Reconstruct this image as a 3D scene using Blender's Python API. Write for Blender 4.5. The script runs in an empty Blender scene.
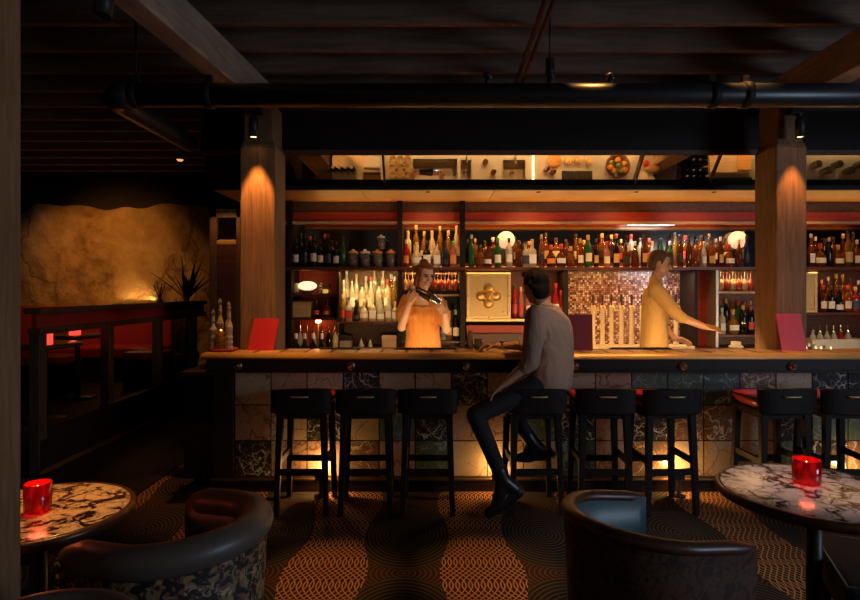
import bpy, math, random
from mathutils import Vector, Matrix, Euler

S = bpy.context.scene
COL = S.collection
R = math.radians
V = Vector
random.seed(7)

# ------------------------------------------------------------------ camera, world, exposure
F, HZ, CH = 573.33, 290.0, 1.58          # focal length in px, horizon row, eye height (m)


def at(px, py, Y):
    """world point seen at a photo pixel when it stands Y metres in front of the eye"""
    return V(((px - 430) / F * Y, Y, CH - (py - HZ) / F * Y))


def ax(px, Y):
    return (px - 430) / F * Y


cam_data = bpy.data.cameras.new('camera')
cam_data.lens = 24.0
cam_data.sensor_width = 36.0
cam_data.shift_y = -10 / 860
cam_data.clip_start = 0.05
cam = bpy.data.objects.new('camera', cam_data)
cam.location = (0, 0, CH)
cam.rotation_euler = (R(90), 0, 0)
COL.objects.link(cam)
S.camera = cam

W = bpy.data.worlds.new('night')
S.world = W
W.use_nodes = True
W.node_tree.nodes['Background'].inputs[0].default_value = (0.95, 0.76, 0.60, 1)
W.node_tree.nodes['Background'].inputs[1].default_value = 0.052

S.view_settings.view_transform = 'Standard'
S.view_settings.look = 'None'
S.view_settings.gamma = 1
S.view_settings.exposure = 0.0
S.view_settings.use_curve_mapping = False
S.cycles.caustics_reflective = False
S.cycles.caustics_refractive = False
S.cycles.sample_clamp_indirect = 3.0
S.cycles.max_bounces = 8
S.cycles.transparent_max_bounces = 24

WARM = (1.0, 0.46, 0.12)
WARM2 = (1.0, 0.54, 0.20)
COOL = (0.62, 0.76, 1.0)


def lamp(name, kind, loc, target, power, color, size=0.1, size_y=None, angle=60, blend=0.6, rad=0.03):
    d = bpy.data.lights.new(name, kind)
    d.energy = power
    d.color = color
    if kind == 'AREA':
        d.shape = 'RECTANGLE'
        d.size = size
        d.size_y = size_y or size
    elif kind == 'SPOT':
        d.spot_size = R(angle)
        d.spot_blend = blend
        d.shadow_soft_size = rad
    else:
        d.shadow_soft_size = rad
    o = bpy.data.objects.new(name, d)
    COL.objects.link(o)
    o.location = loc
    if target is not None:
        dr = V(target) - V(loc)
        o.rotation_euler = dr.to_track_quat('-Z', 'Y').to_euler()
    return o


# assumed daylight from an unseen window in the right wall (the cool side light)
lamp('assumed_daylight', 'AREA', (5.75, 0.3, 1.75), (0.9, 2.6, 0.8), 115, COOL, 2.2, 1.5)
# back-bar strips (warm, under the header and under the shelves)
for i_, (xa, xb, pw) in enumerate(((-1.45, -.36, 1.5), (-.30, .32, 6.0), (.37, 1.9, 12.0), (1.9, 3.35, 12.0), (3.5, 4.9, 5.0))):
    lamp('header_strip', 'AREA', ((xa + xb) / 2, 6.235, 2.42), ((xa + xb) / 2, 6.24, 1.0), pw, WARM, xb - xa, .03)
# recessed spots in the soffit, aimed at the bottle shelf
for x_, pw in ((-.02, 15), (1.05, 20), (2.0, 20), (2.75, 15), (3.9, 10)):
    lamp('soffit_spot', 'SPOT', (x_, 5.56, 2.515), (x_ * 1.02, 6.30, 1.75), pw, WARM2, angle=95, blend=1, rad=.02)
for xa, xb, y, z, pw, c in ((-.97, -.35, 6.13, 1.775, 1.2, (1, .66, .30)), (-.30, .32, 6.13, 1.775, 2.6, WARM), (.37, 1.4, 6.10, 1.775, 4.0, WARM),
                            (1.5, 2.75, 6.08, 1.775, 7.0, WARM), (3.1, 3.5, 6.13, 1.775, 3.2, WARM2), (4.05, 4.9, 6.13, 1.775, 2.0, WARM)):
    lamp('shelf_strip', 'AREA', ((xa + xb) / 2, y, z), ((xa + xb) / 2, y + .07, 1.0), pw, c, xb - xa, .03)
lamp('tap_fill', 'SPOT', (1.80, 5.56, 2.515), (1.98, 6.0, 1.15), 38, WARM2, angle=70, blend=1, rad=.02)  # added spot that brightens the taps, without a fitting
# soffit wash coming up from the top of the back-bar header
for xa, xb, pw in ((-1.2, .3, 2.6), (.4, 2.7, 5.5), (2.7, 5.0, 4.0)):
    lamp('soffit_strip', 'AREA', ((xa + xb) / 2, 6.10, 2.30), ((xa + xb) / 2, 5.75, 2.53), pw, (1, .55, .17), xb - xa, .03)
lamp('cool_shelf_strip', 'AREA', (2.46, 6.235, 2.36), (2.46, 6.27, 1.0), 9.0, (.55, .75, 1.0), .45, .03)
# work bench strips under the rear edge of the bar
# clear-bottle shelf lit from behind and below
lamp('cool_mosaic_fill', 'AREA', (2.50, 6.12, 1.775), (2.50, 6.25, 1.0), 3.0, (.62, .78, 1.0), .5, .03)  # added lamp for the cool glow on the right of the mosaic
lamp('doorway_fill', 'AREA', (-2.30, 6.30, 2.44), (-2.30, 6.45, 1.0), 1.2, WARM, .25, .03)  # added lamp, stands in for back-bar light reaching the doorway
lamp('bottle_glow', 'AREA', (-.66, 6.09, 1.775), (-.66, 6.22, 1.25), 6.0, (1, .60, .22), .6, .03)
for xa, xb, pw in ((-.55, 2.62, 29), (3.2, 4.1, 8.5), (4.4, 5.5, 1.5)):
    lamp('bench_strip', 'AREA', ((xa + xb) / 2, 4.715, 1.04), ((xa + xb) / 2, 5.0, .9), pw, (1, .62, .27), xb - xa, .02)


# ------------------------------------------------------------------ helpers
class MB:
    """collects shapes; build() links them as ONE mesh object"""

    def __init__(s):
        s.v, s.f, s.m, s.s = [], [], [], []

    def add(s, vs, fs, m=0, sm=False, M=None):
        b = len(s.v)
        for p in vs:
            p = V(p)
            s.v.append(M @ p if M else p)
        for q in fs:
            s.f.append([b + i for i in q])
            s.m.append(m)
            s.s.append(sm)
        return s

    def box(s, x0, x1, y0, y1, z0, z1, m=0, M=None):
        vs = [(x, y, z) for x in (x0, x1) for y in (y0, y1) for z in (z0, z1)]
        return s.add(vs, [(0, 1, 3, 2), (4, 6, 7, 5), (0, 4, 5, 1), (2, 3, 7, 6), (0, 2, 6, 4), (1, 5, 7, 3)], m, False, M)

    def bar(s, p0, p1, w, d, m=0, up=(0, 0, 1), w1=None, d1=None):
        """rectangular bar from p0 to p1 (w across, d the other way), may taper"""
        p0, p1 = V(p0), V(p1)
        z = (p1 - p0).normalized()
        u = V(up)
        if abs(z.dot(u)) > .98:
            u = V((0, 1, 0))
        x = u.cross(z).normalized()
        y = z.cross(x)
        w1 = w if w1 is None else w1
        d1 = d if d1 is None else d1
        vs = []
        for p, a, b in ((p0, w, d), (p1, w1, d1)):
            for i, j in ((-1, -1), (1, -1), (1, 1), (-1, 1)):
                vs.append(p + x * (i * a / 2) + y * (j * b / 2))
        return s.add(vs, [(3, 2, 1, 0), (4, 5, 6, 7), (0, 1, 5, 4), (1, 2, 6, 5), (2, 3, 7, 6), (3, 0, 4, 7)], m)

    def lathe(s, prof, c=(0, 0, 0), n=20, m=0, sq=0.0, M=None, ax=None, sm=True, a0=0, a1=360):
        """profile (r, z) turned about z; sq>0 squares the section; ax turns the axis"""
        full = abs(a1 - a0) >= 359.9
        k = n if full else n + 1
        vs, fs = [], []
        for r, z in prof:
            for i in range(k):
                a = R(a0 + (a1 - a0) * i / n)
                ca, sa = math.cos(a), math.sin(a)
                q = 1.0
                if sq:
                    q = (1 - sq) + sq / max(abs(ca), abs(sa))
                    q = min(q, 1.28)
                vs.append(V((r * q * ca, r * q * sa, z)))
        if ax is not None:
            rot = V((0, 0, 1)).rotation_difference(V(ax).normalized()).to_matrix()
            vs = [rot @ p for p in vs]
        c = V(c)
        vs = [p + c for p in vs]
        for j in range(len(prof) - 1):
            for i in range(n):
                a, b = j * k + i, j * k + (i + 1) % k
                fs.append((a, b, b + k, a + k))
        if full:
            if prof[0][0] > 1e-5:
                fs.append(tuple(reversed(range(k))))
            if prof[-1][0] > 1e-5:
                fs.append(tuple((len(prof) - 1) * k + i for i in range(k)))
        return s.add(vs, fs, m, sm, M)

    def cyl(s, p0, p1, r0, r1=None, n=16, m=0):
        p0, p1 = V(p0), V(p1)
        r1 = r0 if r1 is None else r1
        return s.lathe([(r0, 0), (r1, (p1 - p0).length)], p0, n, m, ax=p1 - p0)

    def cap(s, p0, p1, r0, r1=None, n=14, m=0):
        """tapered capsule"""
        p0, p1 = V(p0), V(p1)
        r1 = r0 if r1 is None else r1
        L = (p1 - p0).length
        pr = [(max(r0 * math.sin(R(t)), 1e-6), -r0 * math.cos(R(t))) for t in (0, 25, 50, 75)]
        pr += [(r0, 0), (r1, L)]
        pr += [(max(r1 * math.sin(R(t)), 1e-6), L + r1 * math.cos(R(t))) for t in (75, 50, 25, 0)]
        return s.lathe(pr, p0, n, m, ax=(p1 - p0) if L > 1e-6 else (0, 0, 1))

    def chain(s, pr, n=14, m=0):
        for (p, a), (q, b) in zip(pr, pr[1:]):
            s.cap(p, q, a, b, n, m)
        return s

    def ball(s, c, r, n=16, m=0, M=None, rot=None):
        r = V(r) if hasattr(r, '__len__') else V((r, r, r))
        k = n // 2
        vs, fs = [], []
        for j in range(k + 1):
            t = math.pi * j / k
            for i in range(n):
                a = 2 * math.pi * i / n
                p = V((r.x * math.sin(t) * math.cos(a), r.y * math.sin(t) * math.sin(a), -r.z * math.cos(t)))
                if rot is not None:
                    p = rot @ p
                vs.append(p + V(c))
        for j in range(k):
            for i in range(n):
                a, b = j * n + i, j * n + (i + 1) % n
                fs.append((a, b, b + n, a + n))
        return s.add(vs, fs, m, True, M)

    def tube(s, pts, r, n=12, closed=False, m=0):
        pts = [V(p) for p in pts]
        K = len(pts)
        vs, fs = [], []
        T0 = None
        nx = None
        for i, p in enumerate(pts):
            a = pts[(i - 1) % K] if (closed or i > 0) else p
            b = pts[(i + 1) % K] if (closed or i < K - 1) else p
            t = (b - a).normalized()
            if nx is None:
                u = V((0, 0, 1)) if abs(t.z) < .9 else V((1, 0, 0))
                nx = u.cross(t).normalized()
            else:
                nx = (nx - t * nx.dot(t)).normalized()
            ny = t.cross(nx)
            rr = r[i] if hasattr(r, '__len__') else r
            for j in range(n):
                q = 2 * math.pi * j / n
                vs.append(p + nx * (rr * math.cos(q)) + ny * (rr * math.sin(q)))
        for i in range(K if closed else K - 1):
            for j in range(n):
                a, b = i * n + j, i * n + (j + 1) % n
                c = ((i + 1) % K) * n
                fs.append((a, b, c + (j + 1) % n, c + j))
        if not closed:
            fs.append(tuple(reversed(range(n))))
            fs.append(tuple((K - 1) * n + j for j in range(n)))
        return s.add(vs, fs, m, True)

    def loft(s, secs, closed_ring=True, caps=True, m=0, sm=True):
        """secs: list of equal-length point lists"""
        n = len(secs[0])
        vs = [p for sec in secs for p in sec]
        fs = []
        for i in range(len(secs) - 1):
            for j in range(n if closed_ring else n - 1):
                a, b = i * n + j, i * n + (j + 1) % n
                fs.append((a, b, b + n, a + n))
        if caps and closed_ring:
            fs.append(tuple(reversed(range(n))))
            fs.append(tuple((len(secs) - 1) * n + j for j in range(n)))
        return s.add(vs, fs, m, sm)

    def mesh(s, name, mats):
        me = bpy.data.meshes.new(name)
        me.from_pydata([tuple(p) for p in s.v], [], s.f)
        for mt in (mats if isinstance(mats, (list, tuple)) else [mats]):
            me.materials.append(mt)
        me.polygons.foreach_set('material_index', s.m)
        me.polygons.foreach_set('use_smooth', s.s)
        me.update()
        return me

    def build(s, name, mats, parent=None, loc=None, rot=None, bevel=0, seg=2, subsurf=0):
        o = bpy.data.objects.new(name, s.mesh(name, mats))
        COL.objects.link(o)
        if parent is not None:
            o.parent = parent
        if loc is not None:
            o.location = loc
        if rot is not None:
            o.rotation_euler = rot
        if bevel:
            b = o.modifiers.new('bevel', 'BEVEL')
            b.width = bevel
            b.segments = seg
            b.limit_method = 'ANGLE'
        if subsurf:
            q = o.modifiers.new('sub', 'SUBSURF')
            q.levels = q.render_levels = subsurf
        return o

    def skin(s, name, mats, parent=None, vox=.008, smooth=3):
        """fuse the collected shapes into one continuous surface"""
        o = bpy.data.objects.new(name, s.mesh(name, mats))
        COL.objects.link(o)
        r = o.modifiers.new('r', 'REMESH')
        r.mode = 'VOXEL'
        r.voxel_size = vox
        r.use_smooth_shade = True
        if smooth:
            q = o.modifiers.new('s', 'SMOOTH')
            q.iterations = smooth
            q.factor = .5
        dg = bpy.context.evaluated_depsgraph_get()
        me = bpy.data.meshes.new_from_object(o.evaluated_get(dg))
        me.name = name
        o.modifiers.clear()
        old = o.data
        o.data = me
        bpy.data.meshes.remove(old)
        if parent is not None:
            o.parent = parent
        return o


def tag(o, label=None, cat=None, group=None, kind=None):
    if label:
        o['label'] = label
    if cat:
        o['category'] = cat
    if group:
        o['group'] = group
    if kind:
        o['kind'] = kind
    return o


def thing(name, label, cat, loc=(0, 0, 0), rz=0, group=None):
    o = bpy.data.objects.new(name, None)
    o.empty_display_size = .05
    COL.objects.link(o)
    o.location = loc
    o.rotation_euler = (0, 0, rz)
    return tag(o, label, cat, group)


def struct(o):
    o['kind'] = 'structure'
    return o


def dup(root, loc, rz=0, label=None, group=None):
    r = root.copy()
    COL.objects.link(r)
    r.location = loc
    r.rotation_euler = (0, 0, rz)
    if label:
        r['label'] = label
    if group:
        r['group'] = group
    for ch in list(root.children):
        c = ch.copy()
        COL.objects.link(c)
        c.parent = r
        for g in ch.children:
            d = g.copy()
            COL.objects.link(d)
            d.parent = c
    return r


ORD = ['first', 'second', 'third', 'fourth', 'fifth', 'sixth', 'seventh', 'eighth', 'ninth', 'tenth', 'eleventh', 'twelfth', 'thirteenth',
       'fourteenth', 'fifteenth', 'sixteenth', 'seventeenth', 'eighteenth', 'nineteenth', 'twentieth']


# ------------------------------------------------------------------ materials
class NT:
    def __init__(s, name):
        s.mat = bpy.data.materials.new(name)
        s.mat.use_nodes = True
        s.t = s.mat.node_tree
        s.p = s.t.nodes['Principled BSDF']
        s.out = s.t.nodes['Material Output']

    def n(s, typ, **kw):
        nd = s.t.nodes.new(typ)
        for k, v in kw.items():
            setattr(nd, k, v)
        return nd

    def l(s, a, b):
        s.t.links.new(a, b)

    def val(s, inp, v):
        if isinstance(v, (int, float)):
            inp.default_value = v
        elif isinstance(v, tuple):
            inp.default_value = (*v, 1) if len(v) == 3 and inp.type == 'RGBA' else v
        else:
            s.l(v, inp)

    def m(s, op, a, b=0.0, c=0.0):
        nd = s.n('ShaderNodeMath', operation=op)
        s.val(nd.inputs[0], a)
        s.val(nd.inputs[1], b)
        s.val(nd.inputs[2], c)
        return nd.outputs[0]

    def mix(s, f, a, b):
        nd = s.n('ShaderNodeMix', data_type='RGBA')
        s.val(nd.inputs[0], f)
        s.val(nd.inputs[6], a)
        s.val(nd.inputs[7], b)
        return nd.outputs[2]

    def obj(s, scale=(1, 1, 1), rot=(0, 0, 0), loc=(0, 0, 0)):
        tc = s.n('ShaderNodeTexCoord')
        mp = s.n('ShaderNodeMapping')
        mp.inputs['Scale'].default_value = scale
        mp.inputs['Rotation'].default_value = rot
        mp.inputs['Location'].default_value = loc
        s.l(tc.outputs['Object'], mp.inputs[0])
        return mp.outputs[0]

    def noise(s, vec, scale=5, detail=4, rough=.5, dist=0):
        nd = s.n('ShaderNodeTexNoise')
        s.l(vec, nd.inputs['Vector'])
        nd.inputs['Scale'].default_value = scale
        nd.inputs['Detail'].default_value = detail
        nd.inputs['Roughness'].default_value = rough
        nd.inputs['Distortion'].default_value = dist
        return nd.outputs['Fac']

    def ramp(s, f, stops):
        nd = s.n('ShaderNodeValToRGB')
        s.l(f, nd.inputs[0])
        e = nd.color_ramp.elements
        while len(e) < len(stops):
            e.new(.5)
        for i, (p, c) in enumerate(stops):
            e[i].position = p
            e[i].color = (*c, 1) if len(c) == 3 else c
        return nd.outputs[0]

    def bump(s, h, strength=.3, dist=.01):
        nd = s.n('ShaderNodeBump')
        nd.inputs['Strength'].default_value = strength
        nd.inputs['Distance'].default_value = dist
        s.l(h, nd.inputs['Height'])
        s.l(nd.outputs[0], s.p.inputs['Normal'])

    def set(s, **kw):
        names = dict(col='Base Color', rough='Roughness', metal='Metallic', spec='Specular IOR Level', emit='Emission Color', es='Emission Strength',
                     trans='Transmission Weight', ior='IOR', sss='Subsurface Weight', coat='Coat Weight', alpha='Alpha', sheen='Sheen Weight')
        for k, v in kw.items():
            s.val(s.p.inputs[names[k]], v)
        return s.mat


def plain(name, col, rough=.5, metal=0.0, var=.15, scale=12, bump=0, **kw):
    """one colour with a little procedural mottling"""
    t = NT(name)
    v = t.obj()
    nz = t.noise(v, scale, 4)
    c = t.mix(nz, tuple(x * (1 - var) for x in col), tuple(min(1, x * (1 + var)) for x in col))
    if bump:
        t.bump(nz, bump, .004)
    return t.set(col=c, rough=rough, metal=metal, **kw)


def wood(name, a, b, rough=.55, axis='x', scale=6, stretch=14, bump=.25, spec=.4):
    t = NT(name)
    sc = {'x': (1, stretch, stretch), 'y': (stretch, 1, stretch), 'z': (stretch, stretch, 1)}[axis]
    v = t.obj(sc)
    g = t.noise(v, scale * .35, 6, .65, .6)
    big = t.noise(t.obj(), 1.7, 3)
    f = t.m('ADD', t.m('MULTIPLY', g, .75), t.m('MULTIPLY', big, .3))
    c = t.ramp(f, [(.35, a), (.72, b)])
    t.bump(g, bump, .004)
    return t.set(col=c, rough=rough, spec=spec)


def marble(name, base, vein, scale=4.0, width=.05, rough=.18, var=None, second=True, dist=.42):
    t = NT(name)
    v = t.obj()
    nz = t.n('ShaderNodeTexNoise')
    t.l(v, nz.inputs['Vector'])
    nz.inputs['Scale'].default_value = scale * .9
    nz.inputs['Detail'].default_value = 6
    va = t.n('ShaderNodeVectorMath', operation='MULTIPLY_ADD')
    t.l(nz.outputs['Color'], va.inputs[0])
    va.inputs[1].default_value = (dist, dist, dist)
    t.l(v, va.inputs[2])

    def veins(sc, w):
        vo = t.n('ShaderNodeTexVoronoi', feature='DISTANCE_TO_EDGE')
        t.l(va.outputs[0], vo.inputs['Vector'])
        vo.inputs['Scale'].default_value = sc
        mr = t.n('ShaderNodeMapRange')
        t.l(vo.outputs['Distance'], mr.inputs['Value'])
        mr.inputs['From Min'].default_value = w * .45
        mr.inputs['From Max'].default_value = w
        mr.inputs['To Min'].default_value = 1
        mr.inputs['To Max'].default_value = 0
        return mr.outputs[0]
    br = t.noise(v, scale * 1.3, 3)
    brk = t.ramp(br, [(.36, (0, 0, 0)), (.50, (1, 1, 1))])
    f = t.m('MULTIPLY', veins(scale, width), brk)
    if second:
        f = t.m('MAXIMUM', f, t.m('MULTIPLY', veins(scale * 2.3, width * .8), t.m('MULTIPLY', brk, .6)))
    cloud = t.noise(v, scale * 1.5, 5)
    b2 = var or tuple(x * .72 for x in base)
    c = t.mix(f, t.mix(cloud, base, b2), vein)
    return t.set(col=c, rough=rough, spec=.5)


def glow(name, col, strength, base=None):
    t = NT(name)
    return t.set(col=base or col, emit=col, es=strength, rough=.4)


def tinted(name, col, see=.5, rough=.08, body=.6):
    """tinted bottle glass with liquid: part see-through, part coloured body, glossy skin"""
    t = NT(name)
    tr = t.n('ShaderNodeBsdfTransparent')
    t.val(tr.inputs[0], tuple(min(1, c ** .6) for c in col))
    nz = t.noise(t.obj(), 30, 2)
    t.set(col=t.mix(nz, tuple(c * body for c in col), tuple(min(1, c * body * 1.3) for c in col)), rough=rough, spec=.8)
    tl = t.n('ShaderNodeBsdfTranslucent')
    t.val(tl.inputs[0], col)
    mx0 = t.n('ShaderNodeMixShader')
    mx0.inputs[0].default_value = .35
    t.l(t.p.outputs[0], mx0.inputs[1])
    t.l(tl.outputs[0], mx0.inputs[2])
    fr = t.n('ShaderNodeFresnel')
    fr.inputs[0].default_value = 1.45
    gl = t.n('ShaderNodeBsdfGlossy')
    gl.inputs['Roughness'].default_value = .06
    mx = t.n('ShaderNodeMixShader')
    mx.inputs[0].default_value = see
    t.l(mx0.outputs[0], mx.inputs[1])
    t.l(tr.outputs[0], mx.inputs[2])
    m2 = t.n('ShaderNodeMixShader')
    t.l(fr.outputs[0], m2.inputs[0])
    t.l(mx.outputs[0], m2.inputs[1])
    t.l(gl.outputs[0], m2.inputs[2])
    t.l(m2.outputs[0], t.out.inputs[0])
    return t.mat


M = {}
M['old_timber'] = wood('old_timber', (.15, .078, .034), (.34, .19, .09), .75, 'z', 9, 16, .5)
M['beam_timber'] = wood('beam_timber', (.20, .15, .11), (.48, .38, .28), .8, 'y', 6, 12, .5)
M['joist'] = wood('joist', (.10, .062, .042), (.26, .16, .105), .75, 'x', 6, 12, .4)
M['deck'] = wood('deck', (.045, .030, .024), (.10, .066, .052), .8, 'x', 5, 10, .3)
M['dark_wood'] = wood('dark_wood', (.008, .0045, .003), (.024, .012, .007), .6, 'z', 7, 12, .15, .22)
M['dark_wood_x'] = wood('dark_wood_x', (.010, .006, .004), (.030, .016, .010), .5, 'x', 7, 12, .15, .25)
M['brown_wood'] = wood('brown_wood', (.06, .026, .012), (.17, .08, .036), .5, 'y', 7, 12, .2)
M['red_wood'] = wood('red_wood', (.30, .026, .008), (.50, .058, .014), .5, 'x', 7, 12, .1)
M['mahogany'] = wood('mahogany', (.05, .014, .007), (.13, .035, .016), .4, 'x', 7, 12, .1)
M['soffit_wood'] = wood('soffit_wood', (.42, .19, .045), (.62, .31, .085), .5, 'x', 5, 9, .1)
M['pale_wood'] = wood('pale_wood', (.45, .28, .14), (.68, .46, .25), .5, 'x', 5, 9, .1)
M['black_paint'] = plain('black_paint', (.013, .009, .007), .6, spec=.25)
M['black_metal'] = plain('black_metal', (.02, .018, .017), .45, .0, spec=.4)
M['pipe'] = plain('pipe', (.018, .020, .024), .38, .0, spec=.6)
M['brass'] = plain('brass', (.78, .48, .17), .38, .35)
M['aged_brass'] = plain('aged_brass', (.30, .19, .08), .38, 1.0)
M['steel'] = plain('steel', (.62, .58, .52), .34, 1.0, var=.12, scale=30)
M['steel_matt'] = plain('steel_matt', (.50, .46, .40), .42, .6, var=.12, scale=25)
M['dark_metal'] = plain('dark_metal', (.10, .09, .085), .3, 1.0)
M['chrome'] = plain('chrome', (.8, .78, .74), .15, 1.0, var=.03)
M['plaster_dark'] = plain('plaster_dark', (.03, .022, .018), .9, bump=.3)
M['red_leather'] = plain('red_leather', (.42, .022, .014), .36, bump=.15, scale=60)
M['red_cloth'] = plain('red_cloth', (.32, .018, .012), .7, bump=.2, scale=60)
M['menu_red'] = plain('menu_red', (.52, .018, .030), .5, var=.06)
M['menu_dark'] = plain('menu_dark', (.13, .007, .012), .5, var=.06)
M['partition_wood'] = wood('partition_wood', (.05, .028, .016), (.13, .075, .045), .6, 'z', 7, 12, .2)
M['charcoal_leather'] = plain('charcoal_leather', (.125, .098, .080), .42, bump=.2, scale=50)
M['brown_leather'] = plain('brown_leather', (.075, .028, .018), .38, var=.5, bump=.25, scale=28)
M['teal_leather'] = plain('teal_leather', (.060, .135, .145), .42, bump=.15, scale=50)
M['black_leather'] = plain('black_leather', (.016, .024, .030), .58, spec=.25, bump=.15, scale=50)
M['piping'] = plain('piping', (.32, .34, .34), .5)
M['cream'] = plain('cream', (.80, .66, .45), .5, var=.06)
M['white'] = plain('white', (.80, .77, .72), .5, var=.04)
M['tap_cream'] = plain('tap_cream', (.85, .68, .42), .35, .0, var=.05, coat=.3)
M['gold_panel'] = plain('gold_panel', (.62, .42, .16), .42, .35, var=.12, scale=18)
M['gold_relief'] = plain('gold_relief', (.66, .38, .11), .3, .75, var=.2, scale=30)
M['gold_frame'] = plain('gold_frame', (.80, .56, .24), .36, .3, var=.08)
M['skin_f'] = plain('skin_f', (.70, .43, .32), .5, var=.05, sss=.0)
M['skin_m'] = plain('skin_m', (.55, .30, .19), .5, var=.06)
M['hair_black'] = plain('hair_black', (.016, .011, .008), .75, spec=.2, var=.6, scale=90, bump=.6)
M['hair_auburn'] = plain('hair_auburn', (.13, .038, .014), .5, var=.5, scale=90, bump=.5)
M['hair_brown'] = plain('hair_brown', (.07, .032, .016), .55, var=.5, scale=90, bump=.5)


def cloth(name, col, scale=7):
    t = NT(name)
    w = t.noise(t.obj((1, 1, .45)), scale, 3, .5, 1.2)
    fine = t.noise(t.obj(), 90, 2)
    t.bump(t.m('ADD', w, t.m('MULTIPLY', fine, .05)), .65, .05)
    return t.set(col=t.mix(fine, tuple(x * .9 for x in col), tuple(min(1, x * 1.1) for x in col)), rough=.85, spec=.2)


M['shirt_taupe'] = cloth('shirt_taupe', (.42, .275, .19))
M['shirt_tan'] = cloth('shirt_tan', (.50, .30, .10))
M['peach'] = cloth('peach', (.70, .27, .07), 9)
M['trouser'] = plain('trouser', (.016, .014, .014), .8, var=.3)
M['boot'] = plain('boot', (.014, .012, .012), .35, var=.3)
M['lips'] = plain('lips', (.42, .10, .08), .45)
M['eye'] = plain('eye', (.03, .02, .018), .2)
M['teeth'] = plain('teeth', (.85, .80, .72), .4)
M['plant'] = plain('plant', (.020, .020, .010), .7)
M['candle_hot'] = glow('candle_hot', (1.0, .060, .035), 1.5, (.5, .02, .015))
M['wax_red'] = glow('wax_red', (1.0, .10, .07), 2.4, (.6, .03, .02))
M['flame'] = glow('flame', (1.0, .62, .22), 14)
M['globe'] = glow('globe', (1.0, .56, .32), .78, (.9, .7, .5))
M['led_warm'] = glow('led_warm', (1.0, .66, .30), 6)
M['led_amber'] = glow('led_amber', (1.0, .48, .10), 2.2)
M['led_cool'] = glow('led_cool', (.62, .80, 1.0), 1.2)
M['bulb'] = glow('bulb', (1.0, .55, .2), 10)
M['bulb_dim'] = glow('bulb_dim', (1.0, .30, .06), 1.6)
M['screen_glow'] = glow('screen_glow', (1.0, .72, .42), 1.3)


def mirror_mat(name, tint, rough):
    t = NT(name)
    return t.set(col=t.mix(t.noise(t.obj(), 3, 2), tuple(x * .94 for x in tint), tint), rough=rough, metal=1.0)


M['mirror'] = mirror_mat('mirror', (.84, .78, .70), .015)
M['dark_mirror'] = mirror_mat('dark_mirror', (.17, .15, .13), .10)
M['marble_top'] = marble('marble_top', (.80, .68, .60), (.035, .018, .020), 8.0, .11, .16, (.68, .55, .48), True, .24)
M['marble_warm_lit'] = marble('marble_warm_lit', (.84, .64, .40), (.030, .012, .010), 9.0, .12, .2, (.80, .58, .34), True, .22)  # the left table's warm lamplight is put into this base colour
M['t_green'] = marble('t_green', (.050, .085, .068), (.22, .25, .22), 5, .03, .25, (.085, .13, .10))
M['t_black'] = marble('t_black', (.020, .022, .026), (.42, .42, .44), 6, .035, .2, (.035, .03, .03))
M['t_beige'] = marble('t_beige', (.42, .34, .25), (.20, .12, .07), 4, .03, .25, (.30, .23, .16))
M['t_rose'] = marble('t_rose', (.36, .24, .19), (.16, .08, .06), 5, .04, .25, (.28, .18, .13))
M['t_brown'] = marble('t_brown', (.16, .10, .065), (.50, .40, .30), 5, .03, .25, (.10, .06, .04))
M['t_teal'] = marble('t_teal', (.055, .10, .105), (.24, .30, .30), 5, .03, .25, (.04, .06, .065))
M['grout'] = plain('grout', (.012, .010, .009), .8)
M['bt_a'] = marble('bt_a', (.66, .42, .20), (.16, .08, .03), 6, .05, .3)
M['bt_b'] = marble('bt_b', (.48, .29, .13), (.10, .05, .02), 6, .05, .3)

M['candle_glass'] = tinted('candle_glass', (.80, .010, .012), .55, .08, .8)
for nm, c, see, bd in (('amber', (.62, .20, .03), .60, .6), ('dark_amber', (.30, .075, .014), .50, .6), ('honey', (.80, .42, .09), .62, .6), ('clear', (.92, .84, .66), .50, .9),
                       ('pale', (.92, .78, .50), .42, .9), ('green', (.05, .22, .05), .35, .9), ('black', (.012, .010, .010), .12, 1.0), ('red', (.55, .03, .02), .35, .9),
                       ('blue', (.03, .05, .12), .3, 1.0), ('rose', (.72, .26, .22), .4, .9)):
    M['g_' + nm] = tinted('g_' + nm, c, see, .08, bd)
M['glassware'] = tinted('glassware', (.86, .80, .70), .72, .05, .6)
M['wineglass_red'] = tinted('wineglass_red', (.45, .06, .03), .4, .06, .8)
M['wineglass_warm'] = tinted('wineglass_warm', (.80, .50, .26), .5, .06, .8)
for nm, c in (('lb_cream', (.80, .68, .48)), ('lb_white', (.80, .78, .74)), ('lb_dark', (.03, .026, .026)), ('lb_red', (.50, .05, .03)), ('lb_gold', (.58, .36, .10)), ('lb_blue', (.10, .14, .26)), ('lb_orange', (.75, .27, .05)), ('cap_black', (.02, .018, .018)),
              ('cap_gold', (.60, .36, .10)), ('cap_red', (.42, .03, .02)), ('cap_cork', (.50, .30, .14)), ('cap_silver', (.60, .60, .62)), ('cap_green', (.03, .40, .16))):
    M[nm] = plain(nm, c, .45, 0, .08)


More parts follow.
